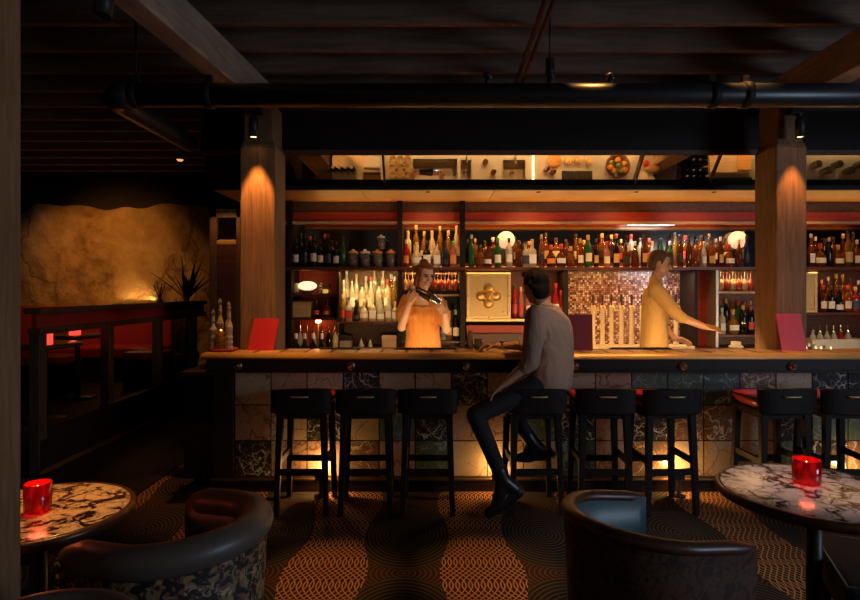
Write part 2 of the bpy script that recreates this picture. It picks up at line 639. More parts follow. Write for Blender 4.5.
def carpet_mat():
    t = NT('carpet')
    tc = t.n('ShaderNodeTexCoord')
    sp = t.n('ShaderNodeSeparateXYZ')
    t.l(tc.outputs['Object'], sp.inputs[0])
    x, y = sp.outputs[0], sp.outputs[1]
    Wd, P = .885, 1.04
    xn = t.m('DIVIDE', t.m('ADD', x, .59), Wd)
    u = t.m('MULTIPLY', t.m('SUBTRACT', xn, t.m('ROUND', xn)), Wd)             # metres from the middle of the copper column
    un = t.m('SUBTRACT', xn, .5)
    ud = t.m('MULTIPLY', t.m('SUBTRACT', un, t.m('ROUND', un)), Wd)            # metres from the middle of the dark column
    yn = t.m('DIVIDE', t.m('SUBTRACT', y, 3.2), P)
    vd = t.m('MULTIPLY', t.m('SUBTRACT', yn, t.m('ROUND', yn)), P)             # metres from the pinch
    yh = t.m('SUBTRACT', yn, .5)
    vh = t.m('MULTIPLY', t.m('SUBTRACT', yh, t.m('ROUND', yh)), P)             # metres from the wide place
    ph = t.m('MULTIPLY', yn, 2 * math.pi)

    def lines(coord, n, thr):
        s = t.m('SINE', t.m('MULTIPLY', coord, 2 * math.pi * n))
        mr = t.n('ShaderNodeMapRange')
        t.l(s, mr.inputs['Value'])
        mr.inputs['From Min'].default_value = thr
        mr.inputs['From Max'].default_value = thr + .45
        return mr.outputs[0]
    wob = t.m('MULTIPLY', t.m('SINE', t.m('MULTIPLY', ph, 2)), .062)
    a = lines(t.m('ADD', u, wob), 29, .55)
    b = lines(t.m('SUBTRACT', u, wob), 29, .55)
    braid = t.m('MAXIMUM', a, b)
    # dark lens: rings round the wide place, seen as arcs
    rr = t.m('SQRT', t.m('ADD', t.m('MULTIPLY', t.m('MULTIPLY', ud, ud), 1.5), t.m('MULTIPLY', t.m('MULTIPLY', vh, vh), .72)))
    rings = lines(rr, 34, .5)
    rp = t.m('SQRT', t.m('ADD', t.m('MULTIPLY', ud, ud), t.m('MULTIPLY', t.m('MULTIPLY', vd, vd), 1.6)))
    chev = lines(rp, 34, .4)
    cosw = t.m('COSINE', ph)
    half = t.m('ADD', .205, t.m('MULTIPLY', cosw, .035))                       # half width of the copper column
    inb = t.m('LESS_THAN', t.m('ABSOLUTE', u), half)
    lens = t.m('LESS_THAN', rr, .40)
    copper = t.mix(braid, (.030, .014, .010), (.50, .25, .11))
    dark = t.mix(rings, (.020, .016, .015), (.105, .080, .066))
    brown = t.mix(chev, (.036, .018, .013), (.12, .060, .034))
    c = t.mix(inb, t.mix(lens, brown, dark), copper)
    fz = t.noise(t.obj(), 260, 2)
    c2 = t.mix(t.m('MULTIPLY', fz, .35), c, (.01, .008, .008))
    t.bump(fz, .4, .004)
    return t.set(col=c2, rough=.95, spec=.1)


def stone_mat():
    t = NT('rough_stone')
    v = t.obj()
    a = t.noise(v, .9, 8, .6, .5)
    b = t.noise(v, 5, 8, .65)
    f = t.m('ADD', t.m('MULTIPLY', a, .6), t.m('MULTIPLY', b, .4))
    c = t.ramp(f, [(.34, (.16, .085, .035)), (.46, (.40, .235, .10)), (.56, (.50, .32, .15)), (.70, (.66, .46, .24))])
    vo = t.n('ShaderNodeTexVoronoi', feature='DISTANCE_TO_EDGE')
    va = t.n('ShaderNodeVectorMath', operation='ADD')
    nz = t.n('ShaderNodeTexNoise')
    t.l(v, nz.inputs['Vector'])
    nz.inputs['Scale'].default_value = 1.6
    nz.inputs['Detail'].default_value = 6
    t.l(nz.outputs['Color'], va.inputs[0])
    t.l(v, va.inputs[1])
    t.l(va.outputs[0], vo.inputs['Vector'])
    vo.inputs['Scale'].default_value = .55
    ck = t.m('LESS_THAN', vo.outputs['Distance'], .012)
    c = t.mix(t.m('MULTIPLY', ck, .45), c, (.06, .035, .018))
    t.bump(t.m('SUBTRACT', b, t.m('MULTIPLY', ck, .4)), 1.0, .09)
    return t.set(col=c, rough=.9, spec=.2)


def mosaic_mat():
    t = NT('mosaic')
    tc = t.n('ShaderNodeTexCoord')
    sp = t.n('ShaderNodeSeparateXYZ')
    t.l(tc.outputs['Object'], sp.inputs[0])
    s = .0235
    xs, zs = t.m('DIVIDE', sp.outputs[0], s), t.m('DIVIDE', sp.outputs[2], s)
    cx = t.n('ShaderNodeCombineXYZ')
    t.l(t.m('FLOOR', xs), cx.inputs[0])
    t.l(t.m('FLOOR', zs), cx.inputs[1])
    wn = t.n('ShaderNodeTexWhiteNoise')
    t.l(cx.outputs[0], wn.inputs['Vector'])
    c = t.ramp(wn.outputs['Value'], [(0, (.10, .03, .015)), (.25, (.30, .12, .06)), (.45, (.55, .28, .18)), (.65, (.16, .06, .04)), (.82, (.72, .50, .36)), (1, (.80, .66, .55))])
    g = t.m('MAXIMUM', t.m('GREATER_THAN', t.m('ABSOLUTE', t.m('SUBTRACT', t.m('FRACT', xs), .5)), .43),
            t.m('GREATER_THAN', t.m('ABSOLUTE', t.m('SUBTRACT', t.m('FRACT', zs), .5)), .43))
    c = t.mix(g, c, (.04, .018, .010))
    return t.set(col=c, rough=.25, spec=.6)


def floral_mat():
    t = NT('floral')
    v = t.obj()
    nz = t.n('ShaderNodeTexNoise')
    t.l(v, nz.inputs['Vector'])
    nz.inputs['Scale'].default_value = 9
    nz.inputs['Detail'].default_value = 3
    va = t.n('ShaderNodeVectorMath', operation='MULTIPLY_ADD')
    t.l(nz.outputs['Color'], va.inputs[0])
    va.inputs[1].default_value = (.12, .12, .12)
    t.l(v, va.inputs[2])
    vo = t.n('ShaderNodeTexVoronoi')
    t.l(va.outputs[0], vo.inputs['Vector'])
    vo.inputs['Scale'].default_value = 34
    f = t.noise(va.outputs[0], 24, 3, .6, 1.2)
    leaf = t.ramp(vo.outputs['Color'], [(.0, (.12, .11, .04)), (.35, (.30, .22, .09)), (.6, (.20, .055, .03)), (.85, (.46, .34, .18))])
    msk = t.ramp(f, [(.47, (0, 0, 0)), (.52, (1, 1, 1))])
    return t.set(col=t.mix(msk, (.010, .009, .010), leaf), rough=.7)


def brown_shell():
    t = NT('brown_shell')
    v = t.obj()
    a = t.noise(v, 22, 3, .5, 1.5)
    c = t.ramp(a, [(.40, (.030, .011, .006)), (.55, (.085, .034, .018)), (.66, (.055, .022, .012))])
    t.bump(a, .4, .003)
    return t.set(col=c, rough=.75, spec=.25)


M['brown_shell'] = brown_shell()
M['carpet'] = carpet_mat()
M['stone'] = stone_mat()
M['mosaic'] = mosaic_mat()
M['floral'] = floral_mat()


# ------------------------------------------------------------------ the room
def slab(name, b, mt, bevel=0, kind='structure'):
    o = MB().box(*b).build(name, mt, bevel=bevel)
    o['kind'] = kind
    return o


slab('floor', (-7.2, 6.0, -1.5, 9.7, -.06, 0), M['carpet'])
slab('floor_platform', (-7.1, -3.30, 4.86, 9.35, 0.0, .30), M['dark_wood'], .004)
slab('floor_strip', (-3.29, -2.25, 3.3, 9.0, 0.0, .012), M['dark_wood'], .003)
slab('ceiling', (-7.2, 6.0, -1.5, 9.7, 3.72, 3.80), M['deck'])
slab('wall_right', (5.9, 6.0, -1.5, 9.7, 0, 3.72), M['plaster_dark'])
slab('wall_left', (-7.2, -7.1, -1.5, 9.7, 0, 3.72), M['plaster_dark'])
slab('wall_back', (-2.12, 5.9, 6.50, 6.62, 0, 3.72), M['plaster_dark'])
slab('wall_far', (-7.1, -2.12, 9.40, 9.60, 0, 3.72), M['plaster_dark'])
slab('wall_side', (-2.12, -2.0, 6.62, 9.40, 0, 3.72), M['plaster_dark'])
# assumed window in the right wall, unseen: bare frame, added for the cool light
w = MB().box(5.86, 5.90, -.9, 1.5, .95, 1.02).box(5.86, 5.90, -.9, 1.5, 2.5, 2.57).box(5.86, 5.90, -.9, -.83, 1.02, 2.5).box(5.86, 5.90, 1.43, 1.5, 1.02, 2.5).build('assumed_window_1', M['dark_wood'])
w['kind'] = 'structure'
# ceiling joists
for k in range(-5, 14):
    y = 4.0 + .45 * k
    j = MB().box(-7.1, 5.9, y, y + .055, 3.44, 3.72).build('ceiling_beam', M['joist'], bevel=.004)
    j['kind'] = 'structure'
# two girders over the columns
b1 = MB()
for_side = [(-1.763 + .0785 * y) for y in (-1.0, 5.05)]
xa, xb = for_side
b1.loft([[V((xa - .16, -1.0, 3.10)), V((xa, -1.0, 3.10)), V((xa, -1.0, 3.36)), V((xa - .16, -1.0, 3.36))],
         [V((xb - .16, 5.05, 3.10)), V((xb, 5.05, 3.10)), V((xb, 5.05, 3.36)), V((xb - .16, 5.05, 3.36))]], sm=False)
struct(b1.build('ceiling_girder', M['beam_timber'], bevel=.012))
struct(MB().box(2.90, 3.09, -1.0, 5.05, 3.10, 3.36).build('ceiling_girder', M['beam_timber'], bevel=.012))


def column(name, x0, x1, y0, y1, top=3.10):
    m = MB().box(x0, x1, y0, y1, 0, 2.74)
    i = .022
    m.loft([[V((x0, y0, 2.74)), V((x1, y0, 2.74)), V((x1, y1, 2.74)), V((x0, y1, 2.74))],
            [V((x0 + i, y0 + i, 2.79)), V((x1 - i, y0 + i, 2.79)), V((x1 - i, y1 - i, 2.79)), V((x0 + i, y1 - i, 2.79))],
            [V((x0 + i, y0 + i, top)), V((x1 - i, y0 + i, top)), V((x1 - i, y1 - i, top)), V((x0 + i, y1 - i, top))]], sm=False)
    return struct(m.build(name, M['old_timber'], bevel=.010))


column('column_1', -1.532, -1.248, 4.62, 4.95)
column('column_2', 2.790, 3.038, 4.62, 4.93)
column('column_3', -1.56, -1.25, 1.45, 1.757)
# stone outcrop wall in the far corner, rough face and irregular crest
st = MB()
NX, NZ = 70, 40
rs = random.Random(3)
ph = [rs.uniform(0, 6.28) for _ in range(12)]
grid = []
for j in range(NZ + 1):
    row = []
    for i in range(NX + 1):
        x = -7.05 + 3.95 * i / NX
        crest = 2.92 + .035 * math.sin(x * 3.1 + ph[0]) + .022 * math.sin(x * 9.3 + ph[1]) - .35 * max(0, (x + 3.75)) ** 1.2 - .55 * max(0, -6.35 - x)
        z = crest * j / NZ
        y = 9.12 + .05 * math.sin(x * 2.2 + z * 1.7 + ph[2]) + .035 * math.sin(x * 5.1 - z * 4.2 + ph[3]) + .018 * math.sin(x * 13 + z * 9 + ph[4]) + .10 * max(0, (j / NZ - .85) / .15) ** 2
        y += .05 * math.exp(-((x + 5.95) / .035) ** 2)          # the vertical crack
        row.append(V((x, y, z)))
    grid.append(row)
st.loft(grid, closed_ring=False, caps=False)
st.loft([grid[-1], [p + V((0, .25, .02)) for p in grid[-1]]], closed_ring=False, caps=False)
struct(st.build('wall_stone', M['stone']))
# dark timber doorway left of the back bar
for i, (xa, xb, za, zb, mt) in enumerate(((-2.50, -2.42, 0, 2.50, 'brown_wood'), (-2.20, -2.125, 0, 2.50, 'brown_wood'), (-2.50, -2.125, 2.40, 2.50, 'brown_wood'), (-2.42, -2.20, 0, 2.10, 'mahogany'), (-2.42, -2.20, 2.10, 2.15, 'soffit_wood'))):
    struct(MB().box(xa, xb, 6.50, 6.56, za, zb).build('trim_%d' % (i + 1), M[mt], bevel=.006))

# spot lamps on the two columns (their light is the warm cone on each column)


def column_spot(x, y, z, label, power, tx):
    t = thing('column_spotlight', label, 'spotlight', (x, y, z))
    MB().box(-.05, .05, .02, .09, .18, .25).build('mount_plate', M['black_metal'], t, bevel=.004)
    MB().cyl((0, .05, .20), (0, 0, .12), .014).build('bracket', M['black_metal'], t)
    MB().lathe([(.0, .14), (.030, .14), (.036, .12), (.036, -.02), (.034, -.02), (.03, .0), (0, .0)], n=20).build('housing', M['black_metal'], t)
    MB().lathe([(0, -.004), (.029, -.004), (.029, -.010), (0, -.012)], n=16).build('bulb', M['bulb'], t)
    lamp('column_spot', 'SPOT', (x, y, z - .03), (tx, y + .10, .9), power, (1, .38, .085), angle=48, blend=.5, rad=.02)


column_spot(-1.39, 4.515, 2.80, 'black spotlight at the top of the left timber column', 95, -1.39)
column_spot(2.915, 4.515, 2.80, 'black spotlight at the top of the right timber column', 42, 2.915)

# downlights on the ceiling joists (over bar, bartender, carpet and tables; all but the amber one assumed or added fill)


def downlight(x, y, z, tgt, power, label, angle=50, col=WARM, blend=.8, lit='bulb'):
    t = thing('ceiling_spotlight', label, 'spotlight', (x, y, z))
    d = (V(tgt) - V((x, y, z))).normalized()
    MB().cyl((0, 0, 3.72 - z), (0, 0, .03), .012).build('stem', M['black_metal'], t)
    MB().lathe([(0, -.10), (.038, -.10), (.042, -.08), (.042, .05), (.038, .05), (.037, -.05), (0, -.05)], ax=d, n=20).build('housing', M['black_metal'], t)
    MB().lathe([(0, -.046), (.034, -.046), (.034, -.042), (0, -.040)], ax=d, n=16).build('bulb', M[lit], t)
    p = V((x, y, z)) - d * .028
    lamp('ceiling_spot', 'SPOT', p, tgt, power, col, angle=angle, blend=blend, rad=.012)


downlight(-.35, 3.68, 3.58, (-.06, 5.4, 1.4), 62, 'assumed black spotlight on the joists aimed at the bartender with the shaker', 20)
downlight(1.05, 3.68, 3.58, (1.0, 4.55, 1.1), 150, 'assumed black spotlight on the joists above the seated man', 46)
downlight(2.05, 3.68, 3.58, (2.2, 4.60, 1.1), 150, 'assumed black spotlight on the joists above the beer taps', 50)
downlight(-.75, 3.68, 3.58, (-.78, 4.58, 1.1), 110, 'assumed black spotlight on the joists above the left end of the bar', 36)
downlight(-1.36, 3.68, 3.60, (-1.39, 4.62, 1.35), 85, 'added black spotlight on the joists aimed at the left timber column', 17, col=(1, .40, .09))
downlight(1.60, 3.68, 3.58, (2.05, 5.7, 1.25), 70, 'assumed black spotlight on the joists aimed at the bartender behind the taps', 32)
downlight(-.58, 2.35, 3.30, (-.58, 3.15, 0), 260, 'assumed black spotlight on the joists over the carpet left of the middle', 17)
downlight(.36, 2.35, 3.30, (.33, 3.2, 0), 260, 'assumed black spotlight on the joists over the carpet beside the seated man', 17)
downlight(-1.55, 2.72, 2.92, (-1.50, 2.2, .73), 140, 'small amber spotlight hanging at the top left over the marble table', 25, lit='bulb_dim')
downlight(1.35, 3.0, 3.38, (1.35, 3.2, 0), 110, 'added black spotlight on the joists over the carpet by the right stools', 38, col=(1, .76, .56))
downlight(1.72, 2.35, 3.30, (1.66, 2.45, .73), 60, 'added fill spotlight on the joists over the right marble table', 16,
           col=(1, .84, .72))  # added lamp, brightens the right table top
downlight(1.25, 2.80, 3.34, (.93, 4.1, 1.25), 50, 'added fill spotlight on the joists aimed at the back of the seated man', 13, col=(1, .80, .64))  # added fill lamp for the back of his shirt
# uplight behind the banquette washing the stone
lamp('stone_uplight', 'AREA', (-4.75, 8.98, 1.42), (-4.85, 9.16, 2.6), 2.2, (1, .55, .17), .8, .04)
lamp('stone_uplight', 'POINT', (-4.7, 8.92, 1.50), None, 1.0, (1, .60, .20), rad=.05)
lamp('stone_wash', 'SPOT', (-5.3, 7.3, 3.35), (-5.1, 9.15, 1.9), 130, (1, .42, .085), angle=80, blend=1, rad=.1)

# black water pipe across the room, elbow and branch going back on the left
pz = 2.85
pp = thing('water_pipe', 'thick black pipe hung across the room below the ceiling joists', 'pipe', (0, 3.74, pz))
MB().tube([(-1.92, 0, 0), (6.0 - .12, 0, 0)], .076, 20).build('pipe_run', M['pipe'], pp)
MB().tube([(-1.93, 0, 0), (-2.02, .01, 0), (-2.07, .06, 0), (-2.08, .15, 0), (-2.08, 1.25, 0)], [.086, .088, .088, .086, .072], 18).build('branch', M['pipe'], pp)
for x in (-1.92, -1.44, 1.84, 2.055):
    c = MB().tube([(x - .025, 0, 0), (x + .025, 0, 0)], .086, 20)
    c.box(x - .02, x + .02, -.014, .014, .08, .13)
    if x == -1.92:
        c.cyl((x, 0, .10), (x, 0, .59), .008, n=8)
    c.build('clamp', M['black_paint'], pp)
for x in (.375, .785, 1.175):
    MB().cyl((x, 0, .07), (x, 0, .115), .018, n=10).cyl((x, 0, .115), (x, 0, .14), .028, n=10).build('valve', M['black_metal'], pp)
tag(MB().tube([(.69, .6, 3.35), (.695, 3.0, 3.35), (.74, 5.1, 3.35)], .019, 10).tube([(.75, .6, 3.38), (.76, 3.0, 3.38), (.80, 5.1, 3.38)], .016, 10).build('conduit', M['brown_wood']),
    'pair of brown conduits running under the ceiling joists towards the bar', 'conduit')
tag(MB().cyl((0, 0, 0), (0, 0, .16), .03, .03).cyl((0, 0, .16), (0, 0, .50), .006).build('hanging_sensor', M['black_metal'], loc=at(550, 80, 3.80) - V((0, 0, .02))),
    'small black cylinder hanging in front of the conduits above the pipe', 'sensor')
tg = thing('ceiling_lamp', 'tiny amber lamp glowing far back under the dark left ceiling', 'lamp', (ax(180, 8.0), 8.0, 3.44))
MB().lathe([(0, 0), (.05, 0), (.05, -.04), (0, -.04)], n=16).build('housing', M['black_metal'], tg)
MB().lathe([(0, -.042), (.045, -.042), (.03, -.06), (0, -.065)], n=16).build('bulb', M['bulb_dim'], tg)
MB().box(-.0, .0, 0, 0, 0, 0)

# ------------------------------------------------------------------ canopy over the bar: bulkhead, tilted mirrors, soffit
X0, X1 = -2.07, 5.6
can = thing('bar_canopy', 'long canopy above the bar with tilted mirrors and an orange timber soffit', 'canopy', (0, 5.45, 2.53))
o = -5.45


def cbox(name, x0, x1, y0, y1, z0, z1, mt, bevel=0):
    return MB().box(x0, x1, y0 - 5.45, y1 - 5.45, z0 - 2.53, z1 - 2.53).build(name, M[mt], can, bevel=bevel)


cbox('bulkhead', X0, X1, 5.18, 5.40, 2.84, 3.20, 'black_paint', .004)
cbox('bulkhead_top', X0, X1, 5.24, 5.44, 3.20, 3.44, 'deck', .004)
cbox('front_rail', X0, X1, 5.425, 5.47, 2.53, 2.572, 'black_paint', .004)
cbox('head_rail', X0, X1, 5.165, 5.20, 2.80, 2.845, 'brown_wood', .004)
cbox('back_board', X0, X1, 5.53, 5.56, 2.57, 3.20, 'black_paint')
sof = MB()
for xa, xb in ((X0, -.66), (-.66, .62), (.62, 1.98), (1.98, 3.35), (3.35, X1)):
    sof.box(xa + .003, xb - .003, 5.47 - 5.45, 6.42 - 5.45, 0, .03)
sof.build('soffit', M['soffit_wood'], can, bevel=.003)


def mirror_strip(xa, xb):
    q = [V((0, 5.50, 2.565)), V((0, 5.225, 2.84)), V((0, 5.235, 2.85)), V((0, 5.51, 2.575))]
    m = MB()
    a = [V((xa, p.y - 5.45, p.z - 2.53)) for p in q]
    b = [V((xb, p.y - 5.45, p.z - 2.53)) for p in q]
    m.loft([a, b], sm=False)
    m.build('mirror_panel', M['mirror'], can)


def mirror_mullion(x, w):
    d = MB()
    d.bar((x, 5.497 - 5.45, 2.560 - 2.53), (x, 5.220 - 5.45, 2.837 - 2.53), w, .02, up=(1, 0, 0))
    d.build('mirror_divider', M['mahogany'], can)


xs = [-1.45, -.43, 1.945, 2.66, 4.2, X1]
for xa, xb in zip(xs, xs[1:]):
    mirror_strip(xa + .001, xb - .001)
for x in xs[:-1]:
    mirror_mullion(x, .05 if x < 2 else .02)
cbox('end_board', X0, -1.47, 5.30, 5.34, 2.57, 2.84, 'black_paint')
for x in (-.02, 1.05, 2.0, 2.75, 3.4):
    MB().lathe([(0, 0), (.022, 0), (.022, -.006), (0, -.008)], (x, .10, 0), 14).build('recessed_spot', M['black_metal'], can)

# ------------------------------------------------------------------ bar counter
BX0, BX1 = -1.74, 5.6
bar = thing('bar_counter', 'long bar counter with brass edge and a front of mixed marble tiles', 'bar', (0, 4.5, 0))


def bb(name, x0, x1, y0, y1, z0, z1, mt, bevel=0, parent=bar):
    return MB().box(x0, x1, y0 - 4.5, y1 - 4.5, z0, z1).build(name, M[mt], parent, bevel=bevel)


tp = MB().box(BX0, BX1, 4.393 - 4.5, 4.612 - 4.5, 1.055, 1.097, 0)
for xa_, xb_ in ((BX0, -1.54), (-1.24, 2.782), (3.046, BX1)):
    tp.box(xa_, xb_, 4.612 - 4.5, 4.695 - 4.5, 1.055, 1.097, 0)
x = BX0 + .01
rr = random.Random(5)
while x < BX1 - .05:
    c_ = rr.choice((1, 1, 2))
    tp.box(x, min(x + .165, BX1 - .01), 4.400 - 4.5, 4.608 - 4.5, 1.097, 1.100, c_)
    if not (-1.70 < x < -1.24 or 2.63 < x < 3.04):
        tp.box(x, min(x + .165, BX1 - .01), 4.614 - 4.5, 4.69 - 4.5, 1.097, 1.100, rr.choice((1, 2)))
    x += .195
tp.build('bar_top', [M['mahogany'], M['bt_a'], M['bt_b']], bar)
ns = MB()
pr = [(4.392, 1.052)] + [(4.392 - .047 * math.cos(R(a_)), 1.054 + .0465 * math.sin(R(a_))) for a_ in range(0, 91, 15)]
ns.loft([[V((BX0, y - 4.5, z)) for y, z in pr], [V((BX1, y - 4.5, z)) for y, z in pr]])
ns.build('brass_nosing', M['brass'], bar)
bb('apron', BX0 + .02, BX1, 4.40, 4.44, .945, 1.055, 'dark_wood_x', .004)
bb('apron_rail', BX0 + .02, BX1, 4.385, 4.40, .945, .965, 'dark_wood_x', .004)
tl = MB().box(-1.56, BX1, 4.56 - 4.5, 4.61 - 4.5, .10, 1.05, 0)
kinds = ['t_green', 't_black', 't_beige', 't_rose', 't_brown', 't_teal']
rows = [(.104, .379), (.388, .663), (.672, .945)]
rt = random.Random(11)
for k in range(26):
    xa = -1.545 + .2865 * k
    for j, (za, zb) in enumerate(rows):
        ch = rt.choice((0, 1, 2, 3, 4, 5, 0, 1, 3, 2))
        if j == 0 and k in (1, 2, 6, 7, 12, 13):
            ch = rt.choice((2, 3, 4, 2))
        if j == 2 and k < 3:
            ch = (2, 3, 2)[k]
        tl.box(xa, xa + .277, 4.553 - 4.5, 4.562 - 4.5, za, zb, ch + 1)
tl.build('tile_panel', [M['grout']] + [M[k] for k in kinds], bar)
bb('plinth', BX0 + .02, BX1, 4.49, 4.61, 0, .10, 'dark_wood_x', .004)
bb('plinth_trim', BX0 + .02, BX1, 4.478, 4.492, .088, .104, 'aged_brass', .003)
bb('end_panel', BX0 + .02, -1.56, 4.55, 4.61, .10, 1.055, 'dark_wood', .004)
for px in (238, 351, 466, 575, 683, 792):
    x = ax(px, 4.39)
    h = MB().lathe([(0, -.012), (.030, -.010), (.032, -.004), (.026, 0), (0, 0)], (x, 4.40 - 4.5, 1.0), 18, ax=(0, 1, 0))
    h.ball((x, 4.375 - 4.5, 1.004), .016, 12)
    h.tube([(x + .022 * math.cos(R(a)), 4.375 - 4.5, .994 + .022 * math.sin(R(a))) for a in range(0, 360, 24)], .004, 8, True)
    h.build('bag_hook', M['aged_brass'], bar)


def uplight(px, power, label):
    x = ax(px, 4.45)
    t = thing('bar_uplight', label, 'lamp', (x, 4.40, 0))
    MB().lathe([(0, 0), (.05, 0), (.05, .01), (.014, .02), (.014, .12), (0, .12)], n=16).build('stand', M['black_metal'], t)
    MB().box(-.045, .045, -.012, .012, .12, .175).build('housing', M['black_metal'], t, bevel=.003)
    MB().box(-.04, .04, .012, .018, .125, .17).build('bulb', M['bulb'], t)
    lamp('tile_uplight', 'POINT', (x, 4.465, .185), None, power, (1, .50, .14), rad=.02)


uplight(322, 7.0, 'glowing floor lamp by the tiles behind the two left bar stools')
uplight(497, 4.5, 'glowing floor lamp by the tiles behind the shin of the seated man')
uplight(676, 7.0, 'glowing floor lamp by the tiles behind the stool left of the right table')
uplight(853, 6.0, 'glowing floor lamp by the tiles behind the rightmost bar stool')

# ------------------------------------------------------------------ back bar
bk = thing('back_bar', 'wide back bar with dark mirrors, red header and crowded bottle shelves', 'back bar', (0, 6.15, 0))


def kb(name, x0, x1, y0, y1, z0, z1, mt, bevel=0):
    return MB().box(x0, x1, y0 - 6.15, y1 - 6.15, z0, z1).build(name, M[mt], bk, bevel=bevel)


def zz(py, Y=6.15):
    return CH - (py - HZ) / F * Y


SH = 1.825
KX0, KX1 = -1.56, 5.6
kb('base_cabinet', KX0, KX1, 6.02, 6.48, 0, .94, 'dark_wood_x')
kb('counter', KX0, KX1, 5.86, 6.48, .94, .97, 'mahogany', .004)
kb('upper_shelf', KX0, KX1, 6.07, 6.44, SH - .034, SH, 'mahogany', .004)
kb('header', KX0, KX1, 6.16, 6.20, 2.312, 2.417, 'red_wood', .004)
kb('header_top', KX0, KX1, 6.18, 6.22, 2.417, 2.528, 'brown_wood', .004)
kb('header_lip', KX0, KX1, 6.12, 6.20, 2.284, 2.312, 'pale_wood', .004)
kb('back_mirror', KX0, KX1, 6.455, 6.475, SH, 2.528, 'dark_mirror')
kb('step_shelf', .37, 2.83, 6.32, 6.45, SH, SH + .055, 'mahogany', .003)
kb('step_shelf', -.29, .31, 6.30, 6.45, SH, SH + .10, 'mahogany', .003)
for px, z0, z1, mt, w in ((290, .97, 2.528, 'dark_wood', .05), (338.5, .97, SH - .03, 'dark_wood', .03), (400, .97, 2.528, 'dark_wood', .055), (462.5, .97, 2.528, 'dark_wood', .055),
                          (565.5, .97, SH - .03, 'dark_wood', .05), (716, .97, SH - .03, 'steel_matt', .03), (695, .97, SH - .03, 'dark_wood', .04), (797, .97, 2.528, 'dark_wood', .05)):
    x = ax(px, 6.12)
    kb('divider', x - w / 2, x + w / 2, 6.09, 6.45, z0, z1, mt, .004)


def kp(name, pa, pb, z0, z1, mt, y0=6.45, y1=6.48):
    return kb(name, ax(pa, 6.12), ax(pb, 6.12), y0, y1, z0, z1, mt)


kp('back_panel', 290, 338, .97, SH, 'red_wood')
kp('back_panel', 338, 400, .97, SH, 'brown_wood')
kp('back_panel', 400, 462, .97, SH, 'dark_mirror')
kp('back_panel', 462, 566, .97, SH, 'mahogany')
kp('mosaic_panel', 566, 695, .97, SH, 'mosaic')
kp('red_panel', 695, 716, .97, SH, 'red_wood', 6.30, 6.48)
kp('back_panel', 716, 797, .97, SH, 'brown_wood')
kp('back_panel', 797, 930, .97, SH, 'mahogany')
for pa, pb, py in ((292, 337, 294), (292, 337, 317.5), (340, 398, 321.5), (402, 460, 340.5), (465, 564, 318.5), (718, 795, 334.5), (800, 900, 312.5)):
    kb('shelf', ax(pa, 6.12), ax(pb, 6.12), 6.11, 6.45, zz(py) - .026, zz(py), 'mahogany', .003)
for pa, pb, py in ((402, 460, 294.5), (718, 795, 291.5)):
    kb('shelf', ax(pa, 6.12), ax(pb, 6.12), 6.26, 6.45, zz(py) - .022, zz(py), 'pale_wood', .003)
kp('drawer_front', 467, 562, 1.12, 1.20, 'red_wood', 6.16, 6.18)
kp('drawer_front', 467, 562, 1.00, 1.11, 'mahogany', 6.16, 6.18)
# thin lamp strips that show as bright lines
kb('led_strip', 2.20, 2.72, 6.37, 6.39, 2.30, 2.315, 'led_cool')
kb('led_strip', .38, 2.83, 6.300, 6.318, SH + .002, SH + .012, 'led_amber')
kb('led_strip', -.29, .31, 6.28, 6.298, SH + .002, SH + .012, 'led_amber')
kb('led_strip', ax(341, 6.3), ax(398, 6.3), 6.36, 6.375, zz(321.5) + .002, zz(321.5) + .014, 'led_amber')
for pa, pb, py, y0, hh in ((341, 398, 321.5, 6.29, .10), (341, 398, 321.5, 6.37, .20), (402, 460, 340.5, 6.30, .08), (718, 795, 334.5, 6.29, .05), (818, 900, 312.5, 6.28, .03), (803, 900, 0, 6.30, .02), (292, 348, 0, 6.28, .01)):
    z_ = zz(py) if py else SH
    kb('step_shelf', ax(pa, 6.12), ax(pb, 6.12), y0, 6.45, z_, z_ + hh, 'mahogany', .002)

# globe lamps
for px, Y, lb in ((506, 6.40, 'round peach globe lamp behind the bottles above the gold lion panel'), (737.5, 6.40, 'round peach globe lamp behind the bottles left of the right column')):
    t = thing('globe_lamp', lb, 'lamp', (ax(px, Y), Y, SH))
    MB().lathe([(0, 0), (.035, 0), (.035, .012), (.010, .03), (.010, .20), (0, .20)], n=16).build('base', M['aged_brass'], t)
    MB().ball((0, 0, 1.58 - (240 - 290) / F * Y - SH), .098, 28).build('globe', M['globe'], t)

# ------------------------------------------------------------------ bottles
PROF = {
    'round': (.30, [(.0, 0), (.034, 0), (.038, .006), (.038, .165), (.034, .19), (.017, .215), (.0135, .235), (.0135, .275)], 0),
    'square': (.27, [(.0, 0), (.035, 0), (.038, .006), (.038, .150), (.034, .166), (.016, .185), (.0145, .20), (.0145, .245)], .75),
    'slim': (.34, [(.0, 0), (.028, 0), (.031, .006), (.031, .185), (.026, .225), (.014, .265), (.0125, .285), (.0125, .315)], 0),
    'squat': (.235, [(.0, 0), (.042, 0), (.050, .012), (.052, .06), (.048, .105), (.030, .140), (.017, .155), (.0155, .17), (.0155, .205)], 0),
    'wine': (.31, [(.0, 0), (.034, 0), (.0375, .006), (.0375, .19), (.030, .215), (.0155, .235), (.0145, .25), (.0145, .285)], 0),
    'bell': (.29, [(.0, 0), (.040, 0), (.044, .008), (.040, .10), (.028, .18), (.018, .205), (.0135, .225), (.0135, .262)], 0),
    'tall': (.37, [(.0, 0), (.032, 0), (.036, .006), (.034, .20), (.022, .245), (.0135, .275), (.0125, .30), (.0125, .345)], .3),
}
LABZ = {'round': (.045, .125), 'square': (.035, .125), 'slim': (.05, .14), 'squat': (.04, .09), 'wine': (.055, .135), 'bell': (.03, .085), 'tall': (.05, .15)}
